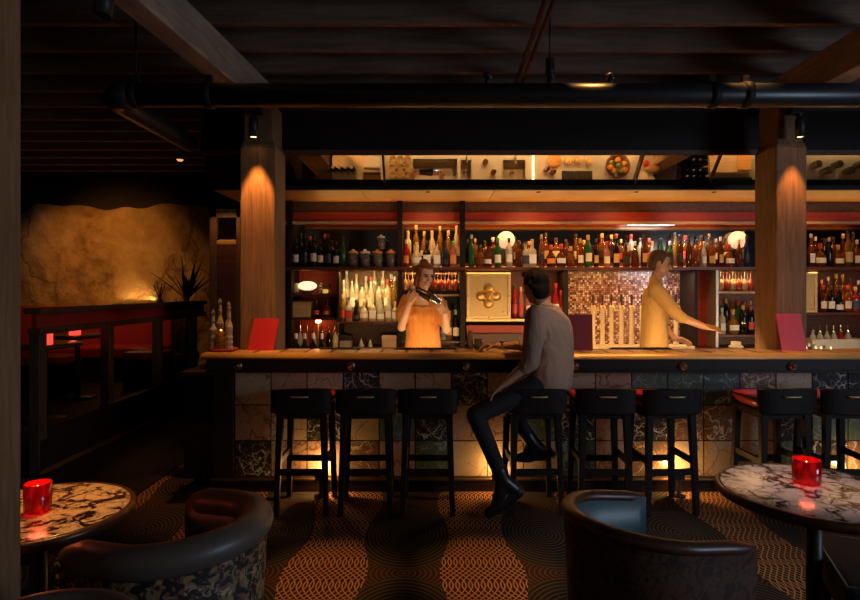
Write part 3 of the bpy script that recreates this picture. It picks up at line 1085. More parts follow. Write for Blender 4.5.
WORD = {'round': 'round-shouldered', 'square': 'square', 'slim': 'slim', 'squat': 'squat', 'wine': 'wine', 'bell': 'bell-shaped', 'tall': 'tall'}
LBW = {'lb_cream': 'cream', 'lb_white': 'white', 'lb_dark': 'dark', 'lb_red': 'red', 'lb_gold': 'gold', 'lb_blue': 'blue', 'lb_orange': 'orange', None: 'no'}
GW = {'amber': 'amber', 'dark_amber': 'brown', 'honey': 'honey', 'clear': 'clear', 'pale': 'pale', 'green': 'green', 'black': 'black', 'red': 'red', 'blue': 'dark blue', 'rose': 'pink'}
_bm = {}


def bottle(x, y, z, typ, g, lab, cap, place, group, sc=1.0, rz=0.0, cap_len=None):
    H, pr, sq = PROF[typ]
    key = (typ, g)
    if key not in _bm:
        _bm[key] = MB().lathe(pr, n=18, sq=sq).mesh('bottle', M['g_' + g])
    o = bpy.data.objects.new('bottle', _bm[key])
    COL.objects.link(o)
    o.location = (x, y, z)
    o.rotation_euler = (0, 0, rz)
    o.scale = (sc, sc, sc)
    r1 = pr[-1][0] + .0015
    key = (typ, 'cap', cap)
    if key not in _bm:
        _bm[key] = MB().lathe([(r1 - .001, pr[-1][1] - .022), (r1, pr[-1][1] - .02), (r1, H - .003), (r1 - .003, H), (0, H)], n=14).mesh('cap', M[cap])
    c = bpy.data.objects.new('cap', _bm[key])
    COL.objects.link(c)
    c.parent = o
    if lab:
        za, zb = LABZ[typ]
        key = (typ, 'lab', lab)
        if key not in _bm:
            rm = max(r for r, q in pr) + .0008
            if typ == 'bell':
                _bm[key] = MB().lathe([(.0432, za), (.0412, zb)], n=14, a0=205, a1=335).mesh('paper_label', M[lab])
            else:
                _bm[key] = MB().lathe([(rm, za), (rm, zb)], n=16, sq=sq, a0=215, a1=325).mesh('paper_label', M[lab])
        l = bpy.data.objects.new('paper_label', _bm[key])
        COL.objects.link(l)
        l.parent = o
    lbl = '%s %s bottle with %s label, %s' % (GW[g], WORD[typ], LBW[lab], place)
    tag(o, lbl, 'bottle', group)
    return o


def ordw(i):
    if i < 20:
        return ORD[i]
    t = {2: 'twenty', 3: 'thirty'}[(i + 1) // 10]
    u = (i + 1) % 10
    return ('thirtieth' if i == 29 else t + '-' + ORD[u - 1]) if u else {2: 'twentieth', 3: 'thirtieth'}[(i + 1) // 10]


def row(pxs, Y, z, place, group, pal, types, labs, caps, seed, jig=.012, sc=(.92, 1.08), tallness=None):
    """bottles left to right at photo columns pxs on a shelf at depth Y"""
    r = random.Random(seed)
    for i, p in enumerate(pxs):
        spec = {}
        if isinstance(p, tuple):
            p, spec = p
        g = spec.get('g', r.choice(pal))
        t = spec.get('t', r.choice(types))
        lb = spec.get('l', r.choice(labs))
        cp = spec.get('c', r.choice(caps))
        k = spec.get('s', r.uniform(*sc))
        y = Y + r.uniform(-jig, jig)
        bottle(ax(p, y), y, z, t, g, lb, cp, '%s from left %s' % (ordw(i), place), group, k, r.uniform(-.25, .25))


def span(a, b, n):
    return [a + (b - a) * i / (n - 1) for i in range(n)]


AMB = ['amber', 'amber', 'dark_amber', 'honey', 'amber', 'dark_amber', 'clear']
LAB = ['lb_cream', None, 'lb_dark', 'lb_gold', 'lb_cream', None, 'lb_red', 'lb_orange', None, 'lb_dark']
CAP = ['cap_black', 'cap_gold', 'cap_cork', 'cap_black', 'cap_red', 'cap_silver']
B = dict
# upper shelf, far left bay: dark wine bottles
row([(296, B(g='black', t='wine', l='lb_cream')), (305, B(g='black', t='slim', l='lb_dark')), (314, B(g='black', t='wine', l='lb_cream', s=1.1)), (320.5, B(g='black', t='wine', l='lb_cream', s=.95)), (328, B(g='black', t='tall', l='lb_dark')), (336, B(g='black', t='round', l='lb_cream', s=.95)), (343, B(g='green', t='slim', l=None))],
    6.18, SH, 'on left end of upper shelf', 'dark bottles on the left of the upper shelf', ['black'], ['wine'], ['lb_cream'], ['cap_black'], 1)
row([294, 301, 310, 325, 332], 6.34, SH + .01, 'back row, upper shelf left end', 'dark bottles on the left of the upper shelf', ['black', 'black', 'dark_amber'], ['wine', 'tall', 'slim'], [None, 'lb_dark'], ['cap_black', 'cap_red'], 2)
# apothecary jars beside them


def jar(x, y, z, fill, lb, sc=1.0, lid='lb_gold'):
    t = thing('glass_jar', lb, 'jar', (x, y, z), 0, 'lidded glass jars on the upper shelf')
    MB().lathe([(0, 0), (.050 * sc, 0), (.054 * sc, .006), (.054 * sc, .135 * sc), (.046 * sc, .150 * sc)], n=20).build('body', M['glassware'], t)
    MB().lathe([(0, .004), (.048 * sc, .004), (.048 * sc, .085 * sc), (0, .088 * sc)], n=18).build('contents', M[fill], t)
    MB().lathe([(.052 * sc, .148 * sc), (.055 * sc, .152 * sc), (.055 * sc, .168 * sc), (.02 * sc, .178 * sc), (.016 * sc, .192 * sc), (0, .196 * sc)], n=20).build('lid', M[lid], t)
    return t


jar(ax(353, 6.18), 6.18, SH, 'g_red', 'lidded glass jar of red fruit, first of the jar row')
jar(ax(365, 6.18), 6.18, SH, 'g_rose', 'lidded glass jar of crimson syrup, second of the jar row', lid='cap_silver')
jar(ax(377.5, 6.18), 6.18, SH, 'g_dark_amber', 'glass jar of brown liquid with copper lid, third of the jar row', lid='lb_orange')
jar(ax(391, 6.18), 6.18, SH, 'g_amber', 'glass jar with copper lid, last of the jar row by the divider', lid='lb_orange')
jar(ax(381, 6.18), 6.19, SH + .197, 'g_honey', 'small amber jar stacked on top of the copper-lidded jars', .8, 'cap_silver')
# bay of the shaker bartender: two tiers
row([408, 416, 424, 432, 440, 448.5, 456.5], 6.37, SH + .10, 'back tier above shaker bartender', 'bottles in two tiers above the bartender', ['honey', 'pale', 'amber', 'honey', 'clear', 'pale'], ['bell', 'round', 'slim', 'bell'], ['lb_cream', 'lb_white', 'lb_gold', None], ['cap_cork', 'cap_silver', 'cap_cork'], 3, sc=(1.0, 1.1))
row([(406.5, B(g='red', l='lb_orange', t='round')), (416.5, B(g='pale', l='lb_white', t='squat', s=1.15)), (426.5, B(g='black', t='square', l='lb_white')), (436.5, B(g='clear', t='square', l='lb_white', c='cap_black')), (445.5, B(g='blue', t='bell', l='lb_dark', c='cap_black')), (453, B(g='rose', t='square', l='lb_orange', c='cap_green', s=1.05)), (459, B(g='pale', t='square', l='lb_dark'))],
    6.17, SH, 'front tier above shaker bartender', 'bottles in two tiers above the bartender', ['honey'], ['round'], ['lb_white'], CAP, 4, jig=.006)
# the long shelf, front and back rows
fr = [(471.5, B(g='green', t='tall', l=None, s=.95, c='cap_silver')), (480, B(g='amber', t='squat', l=None)), (488, B(g='dark_amber', t='squat', l='lb_white', s=.95)), (498, B(g='green', t='round', l='lb_white', c='cap_green')), (509, B(g='clear', t='wine', l='lb_white', c='cap_black')),
      519, 525.5, (532, B(g='clear', t='square', l='lb_white', c='cap_cork', s=1.12)), (541.5, B(g='amber', t='slim', l='lb_dark')), 551, (561, B(g='dark_amber', t='squat', l='lb_white')), 571, (580, B(g='amber', t='round', l='lb_cream')), (588, B(g='green', t='wine', l='lb_cream', s=1.12)), (596, B(g='black', t='slim', l='lb_gold', s=.9)), (607, B(g='rose', t='round', l='lb_cream')), (616, B(g='black', t='tall', l='lb_gold')),
      626, 635, 644, 652.5, (661, B(g='green', t='slim', l='lb_gold', s=.92)), (670, B(g='green', t='round', l='lb_dark')), 680, (689, B(g='dark_amber', t='tall', l=None)), 696.5, (704, B(g='clear', t='slim', l='lb_white', s=.82)), 712, 720.5, (729, B(g='amber', t='squat', l='lb_white', s=1.05)), 739, (746.5, B(g='blue', t='slim', l='lb_dark'))]
row(fr, 6.18, SH, 'front row of long upper shelf', 'spirit bottles on the long upper shelf', AMB, ['round', 'square', 'squat', 'slim', 'bell', 'round'], LAB, CAP, 8)
row([475, 485, 493, 515, 529, 546, 556, 566, 576, 584, 602, 611.5, 621, 631, 640, 649, 675, 685, 701, 709, 716, 725, 743], 6.39, SH + .055, 'back row of long upper shelf', 'spirit bottles on the long upper shelf', AMB, ['round', 'slim', 'tall', 'square', 'wine'], LAB, CAP, 9, sc=(.85, 1.08))
# right of the column
row([(811, B(g='amber', t='tall', l='lb_white', c='cap_silver')), (820, B(g='amber', t='squat', l='lb_cream', s=1.1, c='cap_red')), (829, B(g='black', t='slim', l=None)), (838, B(g='amber', t='squat', l='lb_cream', c='cap_cork')), (848, B(g='honey', t='tall', l='lb_gold', s=1.1)), (857, B(g='amber', t='round', l='lb_cream')), 868, 878], 6.18, SH, 'on upper shelf right of column', 'bottles right of the column', AMB, ['round', 'square'], LAB, CAP, 12)
row([815.5, 825, 833, 843, 853, 863], 6.36, SH + .02, 'back row right of column', 'bottles right of the column', ['amber', 'dark_amber', 'black'], ['round', 'slim', 'tall'], LAB, CAP, 13)
# lit shelf of clear bottles
CL = ['clear', 'pale', 'clear', 'pale', 'honey', 'clear']
z2 = zz(321.5)
row([343.5, (352, B(g='clear', l='lb_white')), (362, B(g='pale')), 371, 379, 387.5, 394.5], 6.33, z2 + .10, 'middle row of lit clear-bottle shelf', 'clear bottles on the lit shelf', CL, ['slim', 'tall', 'round', 'wine'], ['lb_white', 'lb_cream', None], ['cap_silver', 'cap_cork', 'cap_black', 'cap_red'], 15, sc=(1.0, 1.15))
row([346.5, 356.5, 366, 374.5, 383, 391.5], 6.41, z2 + .20, 'back row of lit clear-bottle shelf', 'clear bottles on the lit shelf', CL, ['tall', 'slim', 'bell'], ['lb_white', 'lb_cream', None], ['cap_cork', 'cap_silver'], 16, sc=(1.0, 1.15))
row([(342.5, B(t='round', l='lb_red')), (349, B(t='square', l='lb_red')), (356, B(g='black', t='bell', l='lb_dark', s=.8)), (364, B(g='clear', t='squat', l='lb_white', s=.95)), (372.5, B(g='pale', t='square', s=.95)), (380.5, B(g='clear', t='bell')), (388.5, B(g='pale', t='round', s=.9)), (395, B(g='pale', t='square', s=.8))], 6.18, z2, 'front row of lit clear-bottle shelf', 'clear bottles on the lit shelf', CL, ['round', 'square'], ['lb_white', 'lb_cream'], ['cap_black', 'cap_cork'], 17)
# dark bottles under the hanging glasses by the bartender
z3 = zz(340.5)
row([(404.5, B(g='green')), (436, B(g='green', l='lb_gold')), (443, B(g='clear', t='squat', l='lb_blue', s=.8)), (449, B(g='honey')), (455.5, B(g='black', t='round', l='lb_cream', s=1.1))], 6.19, z3, 'on low shelf behind shaker bartender', 'bottles behind the bartender', ['black', 'green', 'honey'], ['wine', 'round'], ['lb_gold', 'lb_cream', None], CAP, 18)
row([439.5, 446, 452.5, 459], 6.36, z3 + .08, 'back row behind shaker bartender', 'bottles behind the bartender', ['green', 'black', 'dark_amber'], ['tall', 'wine'], ['lb_gold', None, 'lb_dark'], CAP, 19)
# pink and red bottles beside the gold panel
z4 = zz(318.5)
row([(514.5, B(g='red', t='slim', l='lb_red', s=1.08, c='cap_black')), (521, B(g='rose', t='slim')), (528, B(g='rose')), (549.5, B(g='red', t='squat', l='lb_orange', c='cap_red')), (556, B(g='red', t='tall', l='lb_white', c='cap_red')), (561, B(g='red', t='round', c='cap_red'))], 6.20, z4, 'on middle shelf beside gold panel', 'red and pink bottles by the gold panel', ['rose', 'red'], ['round', 'slim'], ['lb_red', 'lb_cream'], CAP, 20)
# bay left of the right column
z6 = zz(334.5)
row([(722, B(g='pale', l='lb_white', t='round', s=.95)), (733, B(g='honey', t='squat', l='lb_white', s=1.15, c='cap_cork')), (743, B(g='black', t='round')), (750.5, B(g='black', t='wine'))], 6.18, z6, 'on low shelf left of right column', 'bottles left of the right column', AMB, ['round'], LAB, CAP, 21)
row([(720, B(g='green')), (726, B(g='black')), (732, B(g='honey')), (738, B(g='green')), (744, B(g='dark_amber')), (750, B(g='black'))], 6.35, z6 + .05, 'back row left of right column', 'bottles left of the right column', AMB, ['wine', 'slim'], LAB, CAP, 22, sc=(.95, 1.02))
# bay right of the column
z7 = zz(312.5)
row([(823, B(g='dark_amber')), (831, B(g='black', t='round', l='lb_white')), (839, B(g='black', t='bell', l='lb_white')), (847.5, B(g='amber', t='round')), (855, B(g='red', t='square')), 866], 6.18, z7, 'on middle shelf right of column', 'bottles on the middle shelf right of the column', ['dark_amber', 'amber'], ['round'], LAB, CAP, 23)
row([821.5, 828, (836, B(g='amber', t='tall', c='cap_cork', s=1.05)), (842.5, B(g='amber', t='tall', c='cap_cork', s=1.05)), 850, 858], 6.34, z7 + .03, 'back of middle shelf right of column', 'bottles on the middle shelf right of the column', ['black', 'dark_amber', 'amber'], ['tall', 'slim'], LAB, CAP, 24)

# pourer bottles on the counter at the left


def pourer(x, y, z, g, lb, grp):
    t = thing('pourer_bottle', lb, 'bottle', (x, y, z), 0, grp)
    MB().lathe([(0, 0), (.030, 0), (.032, .005), (.032, .10), (.026, .125), (.013, .145), (.012, .17)], n=16).build('body', M['g_' + g], t)
    MB().lathe([(.014, .165), (.014, .18), (.006, .19), (.005, .235), (.004, .236), (0, .236)], n=12).build('spout', M['chrome'], t)


for i, p in enumerate((300, 307, 314, 321.5, 329, 335)):
    pourer(ax(p, 6.08), 6.08, .97, ['clear', 'red', 'pale', 'dark_amber', 'black', 'clear'][i], 'small bottle with steel pourer, %s from left on counter right of left column' % ORD[i], 'pourer bottles on the left counter')

# ------------------------------------------------------------------ glassware


def wineglass_mesh(mt):
    return MB().lathe([(0, 0), (.034, 0), (.034, .003), (.006, .008), (.004, .02), (.004, .085), (.010, .095), (.030, .125), (.036, .155), (.034, .190), (.030, .215), (.0285, .215), (.0335, .155), (.0, .10)], n=18).mesh('wine_glass', mt)


gm = {k: wineglass_mesh(M[k]) for k in ('wineglass_red', 'wineglass_warm', 'glassware')}


def hang(px, Y, i, key, place, grp):
    o = bpy.data.objects.new('wine_glass', gm[key])
    COL.objects.link(o)
    o.location = (ax(px, Y), Y, SH - .036)
    o.rotation_euler = (math.pi, 0, 0)
    tag(o, 'stemmed glass hanging upside down, %s from left %s' % (ORD[i], place), 'wine glass', grp)


for i, p in enumerate((405.5, 412.5, 434.5, 441.5, 448.5, 455.5)):
    hang(p, 6.16, i, 'wineglass_red' if i > 1 else 'wineglass_warm', 'behind shaker bartender', 'glasses hanging behind the bartender')
for i, p in enumerate((408.5, 438, 445, 452, 458.5)):
    hang(p, 6.25, i, 'wineglass_warm', 'in the second row behind shaker bartender', 'glasses hanging behind the bartender')
for i, p in enumerate((720.5, 726.5, 732.5, 738.5, 744.5, 750.5)):
    hang(p, 6.16, i, 'wineglass_red' if i % 2 else 'wineglass_warm', 'left of right column', 'glasses hanging left of the right column')
for i, p in enumerate((723.5, 729.5, 735.5, 741.5, 747.5)):
    hang(p, 6.25, i, 'wineglass_warm', 'in the second row left of right column', 'glasses hanging left of the right column')

tum = MB().lathe([(0, 0), (.030, 0), (.033, .006), (.036, .095), (.0345, .095), (.031, .014), (0, .012)], n=18).mesh('tumbler', M['glassware'])


def tumbler(x, y, z, lb, grp=None, s=1.0):
    o = bpy.data.objects.new('tumbler', tum)
    COL.objects.link(o)
    o.location = (x, y, z)
    o.scale = (s, s, s)
    tag(o, lb, 'glass', grp)


# glass tray to the right of the right column
tr = thing('bottle_tray', 'grey steel tray of small bottles on the counter right of the right column', 'tray', (ax(835, 5.9), 5.92, .97))
MB().box(-.28, .28, -.10, .10, 0, .012).box(-.28, .28, -.10, -.092, .012, .11).box(-.28, .28, .092, .10, .012, .11).box(-.28, -.272, -.092, .092, .012, .11).box(.272, .28, -.092, .092, .012, .11).build('body', M['steel_matt'], tr, bevel=.003)
for i, p in enumerate((813, 820, 827, 834, 841, 848)):
    pourer(ax(p, 5.92), 5.92, .984, ['clear', 'clear', 'pale', 'clear', 'red', 'clear'][i], 'small bottle with steel pourer, %s from left in steel tray at right' % ORD[i], 'pourer bottles in the steel tray')
for i, (p, y) in enumerate(((855, 6.12), (862, 6.12), (851, 6.2))):
    tumbler(ax(p, y), y, .97, 'clear tumbler, %s beside the steel tray at the right edge' % ORD[i], 'tumblers at the right edge', 1.2)

# left bay: bread bowl lamp, candle glass, boxes
t = thing('bowl_lamp', 'glowing cream bowl lamp on the top shelf of the red niche', 'lamp', (ax(307, 6.2), 6.22, zz(294)))
MB().lathe([(0, 0), (.05, 0), (.055, .01), (.07, .03), (.03, .04), (0, .04)], n=18).build('base', M['brown_wood'], t)
MB().ball((0, 0, .088), (.105, .07, .05), 20).build('shade', M['screen_glow'], t)
lamp('bowl_lamp_light', 'POINT', (ax(307, 6.2), 6.14, zz(294) + .19), None, .45, WARM, rad=.04)
t = thing('cut_glass_candle_holder', 'sparkling cut glass holder beside the glowing bowl lamp', 'candle holder', (ax(325.5, 6.2), 6.20, zz(294)))
hb = MB()
for k in range(4):
    hb.lathe([(.062, .004 + k * .028), (.068, .018 + k * .028), (.062, .032 + k * .028)], n=16, sm=False)
hb.lathe([(0, 0), (.062, 0), (.062, .006), (0, .006)], n=16)
hb.build('body', M['g_honey'], t)
MB().lathe([(0, .008), (.03, .008), (.03, .05), (0, .052)], n=14).build('candle', M['screen_glow'], t)
t = thing('glass_jug', 'small clear glass jug left of the glowing bowl lamp', 'jug', (ax(295.5, 6.2), 6.20, zz(294)))
MB().lathe([(0, 0), (.035, 0), (.042, .03), (.036, .08), (.030, .10), (.034, .12), (.032, .12), (.028, .10), (.034, .08), (.038, .03), (0, .006)], n=18).build('body', M['g_pale'], t)
MB().tube([(.036, 0, .09), (.06, 0, .085), (.062, 0, .055), (.04, 0, .04)], .004, 8).build('handle', M['g_pale'], t)
t = thing('wooden_box', 'pale wooden box on the middle shelf of the red niche', 'box', (ax(301, 6.2), 6.22, zz(317.5)))
MB().box(-.115, .115, -.08, .08, 0, .16).build('body', M['pale_wood'], t, bevel=.004)
MB().box(-.118, .118, -.083, .083, .16, .172).build('lid', M['soffit_wood'], t, bevel=.003)
row([(316, B(g='dark_amber', t='squat', l='lb_red', s=.85)), (327, B(g='amber', t='squat', l='lb_orange', s=.78))], 6.2, zz(317.5), 'beside pale wooden box', 'squat bottles beside the wooden box', AMB, ['squat'], LAB, ['cap_black'], 31)
t = thing('candle_lamp', 'small glowing amber candle lamp under the red niche shelves', 'lamp', (ax(318, 6.32), 6.34, .97))
MB().lathe([(0, 0), (.03, 0), (.03, .01), (.008, .02), (.008, .24), (0, .24)], n=14).build('stand', M['aged_brass'], t)
MB().ball((0, 0, .265), (.034, .034, .022), 14).build('flame_bulb', M['bulb'], t)
lamp('candle_lamp_light', 'POINT', (ax(318, 6.2), 6.22, 1.22), None, .35, (1, .4, .1), rad=.03)
# under the lit shelf: boxes and two napkin cones
for px, s, lb in ((346, .06, 'dark box with pale lid under the lit bottle shelf'), (389.5, .075, 'stacked pale box under the right end of the lit bottle shelf')):
    t = thing('storage_box', lb, 'box', (ax(px, 6.15), 6.17, .97))
    MB().box(-s, s, -.07, .07, 0, .07).build('body', M['pale_wood' if px > 380 else 'steel_matt'], t, bevel=.003)
    MB().box(-s - .003, s + .003, -.073, .073, .072, .125).build('lid', M['pale_wood' if px > 380 else 'black_metal'], t, bevel=.003)
for px, lb in ((361, 'white folded napkin cone under the lit bottle shelf'), (370, 'smaller white napkin cone near the stacked pale box')):
    tag(MB().lathe([(0, 0), (.034 if px < 365 else .026, 0), (.012, .06), (0, .095 if px < 365 else .08)], n=14).build('napkin_cone', M['white'], loc=(ax(px, 6.15), 6.17, .97)), lb, 'napkin')

# ------------------------------------------------------------------ gold relief panel
pa, pb = ax(466.5, 6.1), ax(510.5, 6.1)
zc = (zz(273, 6.1) + zz(316, 6.1)) / 2
gp = thing('relief_panel', 'square gold panel with a lion mask in a quatrefoil, on the back bar', 'panel', ((pa + pb) / 2, 6.10, z4))
hw, hh = (pb - pa) / 2, (zz(273, 6.1) - z4) / 2
fr_ = MB()
for x0, x1, z0, z1 in ((-hw, hw, 2 * hh - .03, 2 * hh), (-hw, hw, 0, .03), (-hw, -hw + .03, .03, 2 * hh - .03), (hw - .03, hw, .03, 2 * hh - .03)):
    fr_.box(x0, x1, -.02, .02, z0, z1)
fr_.build('frame', M['gold_frame'], gp, bevel=.006)
MB().box(-hw + .02, hw - .02, -.004, .012, .02, 2 * hh - .02).build('plate', M['gold_panel'], gp)
q = MB()
for k in range(4):
    a = R(90 * k)
    q.ball((.080 * math.cos(a), -.008, hh + .080 * math.sin(a)), (.054, .022, .054), 18)
q.ball((0, -.008, hh), (.082, .026, .082), 20)
rel = q.build('quatrefoil', M['gold_relief'], gp)
fc = MB()
fc.ball((0, -.030, hh + .002), (.042, .028, .050), 18).ball((0, -.056, hh - .008), (.013, .016, .022), 12).ball((0, -.050, hh - .028), (.022, .016, .014), 12)
for s_ in (-1, 1):
    fc.ball((s_ * .018, -.050, hh + .014), (.010, .008, .007), 10).ball((s_ * .034, -.030, hh + .040), (.014, .012, .016), 10).ball((s_ * .020, -.049, hh + .026), (.014, .008, .005), 10)
    for k in range(5):
        fc.ball((s_ * (.050 - .004 * k), -.020, hh + .035 - .022 * k), (.016, .014, .014), 10)
for k in range(5):
    fc.ball((-.03 + .015 * k, -.022, hh - .052), (.010, .012, .018), 10)
fc.build('lion_mask', M['gold_relief'], gp)
for dx, dz in ((-hw + .015, hh), (hw - .015, hh), (0, .015), (hw - .075, .075)):
    MB().ball((dx, -.022, dz), .007, 10).build('stud', M['dark_metal'], gp)
kb('shelf_lip', ax(466, 6.09), ax(564, 6.09), 6.07, 6.11, z4 - .03, z4 + .0, 'gold_frame', .004)
# second gold frame, right of the right column
gp2 = thing('gold_frame_panel', 'narrow gold framed panel standing just right of the right column', 'panel', (ax(803, 6.1), 6.14, z7))
MB().box(-.16, .16, -.005, .012, .02, .40).build('plate', M['gold_panel'], gp2)
fr_ = MB()
for x0, x1, z0, z1 in ((-.17, .17, .40, .43), (-.17, .17, 0, .03), (-.17, -.14, .03, .40), (.14, .17, .03, .40)):
    fr_.box(x0, x1, -.02, .02, z0, z1)
fr_.build('frame', M['gold_frame'], gp2, bevel=.006)

# ------------------------------------------------------------------ beer taps
TY = 5.99
tw = thing('tap_tower', 'cream beer tap tower with its drip tray in front of the mosaic', 'tap tower', (ax(622, TY), TY, .97))
x0, x1 = ax(589, TY) - ax(622, TY), ax(690, TY) - ax(622, TY)
MB().box(x0, x1, -.12, .10, .0, .035).build('drip_tray', M['cream'], tw, bevel=.006)
for i, p in enumerate((593, 602.5, 611.5, 621.5, 631.5, 642, 676)):
    x = ax(p, TY) - ax(622, TY)
    zt = zz(305.5, TY) - .97
    c = MB().lathe([(.028, .035), (.030, .05), (.0225, .07), (.0205, zt - .06), (.020, zt - .045), (.020, zt)], (x, 0, 0), 16)
    pt = c.build('tap_column', M['tap_cream'], tw)
    MB().tube([(x, 0, zt - .02), (x, -.05, zt - .005), (x, -.085, zt - .02), (x, -.092, zt - .06)], [.012, .011, .010, .008], 10).build('spout', M['brass'], pt)
    MB().lathe([(.007, zt), (.007, zt + .03), (.013, zt + .05), (.015, zt + .10), (.010, zt + .115), (0, zt + .12)], (x, -.0, 0), 12).build('handle', M['black_metal'], pt)
tag(MB().lathe([(0, 0), (.06, 0), (.07, .012), (.07, .022), (.05, .035), (.05, .07), (0, .072)], n=20).build('cream_cake_stand', M['cream'], loc=(ax(736, 6.0), 6.0, .97)), 'round cream stand on the counter left of the right column', 'stand')

# ------------------------------------------------------------------ work bench behind the bar (what the tilted mirrors show)
MC = 8.065                                   # the mirrors lie in the plane y + z = MC


def bx(px, z=.90):
    return (px - 430) / F * (MC - z)


def by(py, z=.90):
    return MC - CH - (HZ - py) / F * (MC - z)


def work_bench(xa, xb, holes, label):
    t = thing('work_bench', label, 'work bench', (0, 4.72, 0))
    y0, y1 = 0.0, .53
    m = MB()
    ed = sorted([xa, xb] + [h[0] for h in holes] + [h[1] for h in holes])
    for a, b in zip(ed, ed[1:]):
        h = [q for q in holes if q[0] <= a + 1e-6 and q[1] >= b - 1e-6]
        if h:
            m.box(a, b, y0, h[0][2] - 4.72, .87, .90).box(a, b, h[0][3] - 4.72, y1, .87, .90)
        else:
            m.box(a, b, y0, y1, .87, .90)
    m.build('bench_top', M['steel_matt'], t)
    MB().box(xa + .02, xb - .02, .06, y1 - .05, .08, .70).build('bench_body', M['steel_matt'], t, bevel=.004)
    for h in holes:
        a, b, c, d = h[0], h[1], h[2] - 4.72, h[3] - 4.72
        zb = .72
        s = MB().box(a - .008, a, c, d, zb, .905).box(b, b + .008, c, d, zb, .905).box(a - .008, b + .008, c - .008, c, zb, .905).box(a - .008, b + .008, d, d + .008, zb, .905).box(a, b, c, d, zb - .01, zb)
        s.lathe([(0, zb), (.03, zb), (.03, zb + .003), (0, zb + .004)], ((a + b) / 2, (c + d) / 2, 0), 16)
        sk = s.build('sink', M['steel'], t)
        if b - a < .35:
            MB().tube([((a + b) / 2, c - .02, .90), ((a + b) / 2, c - .02, 1.02), ((a + b) / 2, c + .02, 1.045), ((a + b) / 2, c + .08, 1.02)], .010, 10).build('faucet', M['chrome'], sk)
    return t


work_bench(-1.22, 2.79, [(bx(413), bx(457), by(159), by(180)), (bx(461), bx(471), by(160), by(180)), (bx(503), bx(525), by(160), by(182))], 'steel work bench with three sinks behind the bar, seen in the tilted mirrors')
work_bench(3.13, 5.5, [], 'shorter steel work bench behind the bar right of the right column')
IM = ' reflected in the mirrors over the bar'


def onb(name, mb, mt, px, py, label, cat, group=None, z=.90, **k):
    return tag(mb.build(name, mt, loc=(bx(px, z), by(py, z), z), **k), label, cat, group)


cup = MB().lathe([(0, 0), (.036, 0), (.046, .05), (.050, .075), (.046, .075), (.040, .012), (0, .01)], n=18).mesh('cup', M['cream'])
n_ = 0
for j, py in enumerate((160.5, 167.5, 175)):
    for i, px in enumerate((393, 400.5, 408)):
        o_ = bpy.data.objects.new('cup', cup)
        COL.objects.link(o_)
        o_.location = (bx(px), max(4.785, by(py)), .90)
        tag(o_, 'pale cup on the bench left of the long sink, %s row, %s from left' % (('far', 'middle', 'near')[2 - j], ORD[i]), 'cup', 'nine pale cups on the bench')
onb('folded_towel', MB().box(-.10, .10, -.07, .07, 0, .02).box(-.10, .10, -.07, .07, .022, .042).box(-.10, .10, -.07, .068, .044, .06), M['white'], 372, 163, 'folded white towel on the bench beside the wooden tray', 'towel', bevel=.006)
onb('wooden_tray', MB().box(-.11, .11, -.09, .09, 0, .012).box(-.11, .11, -.09, -.08, .012, .05).box(-.11, .11, .08, .09, .012, .05).box(-.11, -.10, -.08, .08, .012, .05).box(.10, .11, -.08, .08, .012, .05), M['brown_wood'], 372, 180, 'small wooden tray on the bench under the folded white towel', 'tray', bevel=.003)
onb('rubber_bar_mat', MB().box(-.46, .46, -.035, .035, 0, .012), M['black_paint'], 433, 185, 'long black rubber mat along the bench edge below the long sink', 'mat', bevel=.004)
mt_ = MB().box(-.19, .19, -.10, .10, 0, .014)
for k in range(9):
    mt_.box(-.18 + .04 * k, -.165 + .04 * k, -.095, .095, .014, .02)
onb('rubber_drain_mat', mt_, M['black_paint'], 577, 179, 'black ribbed drain mat on the bench left of the fruit bowl', 'mat', bevel=.003)
for px, py, lb in ((485, 163, 'dark soap bottle on the bench left of the small sink'), (493, 173, 'short dark soap bottle left of the small sink, closer to the bartenders'), (546, 170, 'dark jar on the bench right of the bright tube, left of its twin'), (552, 173, 'dark jar on the bench right of the bright tube, right of its twin')):
    onb('soap_bottle' if px < 500 else 'jar', MB().lathe([(0, 0), (.032, 0), (.034, .01), (.034, .09), (.014, .11), (.012, .15), (0, .15)], n=16), M['g_dark_amber'], px, py, lb, 'bottle' if px < 500 else 'jar')
onb('round_board', MB().lathe([(0, 0), (.085, 0), (.09, .008), (.085, .018), (0, .018)], n=24), M['soffit_wood'], 554, 161, 'round honey-coloured board on the bench behind the two dark jars', 'board')
for k, (px, py) in enumerate(((567, 161), (577, 160), (588, 161.5))):
    onb('garnish_bowl', MB().lathe([(0, 0), (.03, 0), (.050, .035), (.047, .035), (.028, .006), (0, .006)], n=18).ball((0, 0, .028), (.036, .036, .016), 12), [M['honey_fill']] if 'honey_fill' in M else M['gold_frame'], px, py, 'small golden garnish bowl behind the drain mat, %s from left' % ORD[k], 'bowl', 'garnish bowls behind the drain mat')
lt = thing('led_tube', 'bright white tube lamp lying across the bench between sink and drain mat', 'lamp', (bx(533), 4.98, .905))
MB().cyl((0, -.19, .012), (0, .19, .012), .011).build('tube', M['led_warm'], lt)
for s_ in (-1, 1):
    MB().box(-.015, .015, s_ * .2 - .012, s_ * .2 + .012, -.005, .028).build('end_cap', M['cream'], lt)
fb = tag(MB().lathe([(0, 0), (.07, 0), (.13, .035), (.155, .075), (.150, .075), (.12, .035), (.06, .008), (0, .008)], n=28).build('fruit_bowl', M['brown_wood'], loc=(bx(616), by(167), .90)), 'round wooden bowl piled with fruit on the bench right of the drain mat', 'bowl')
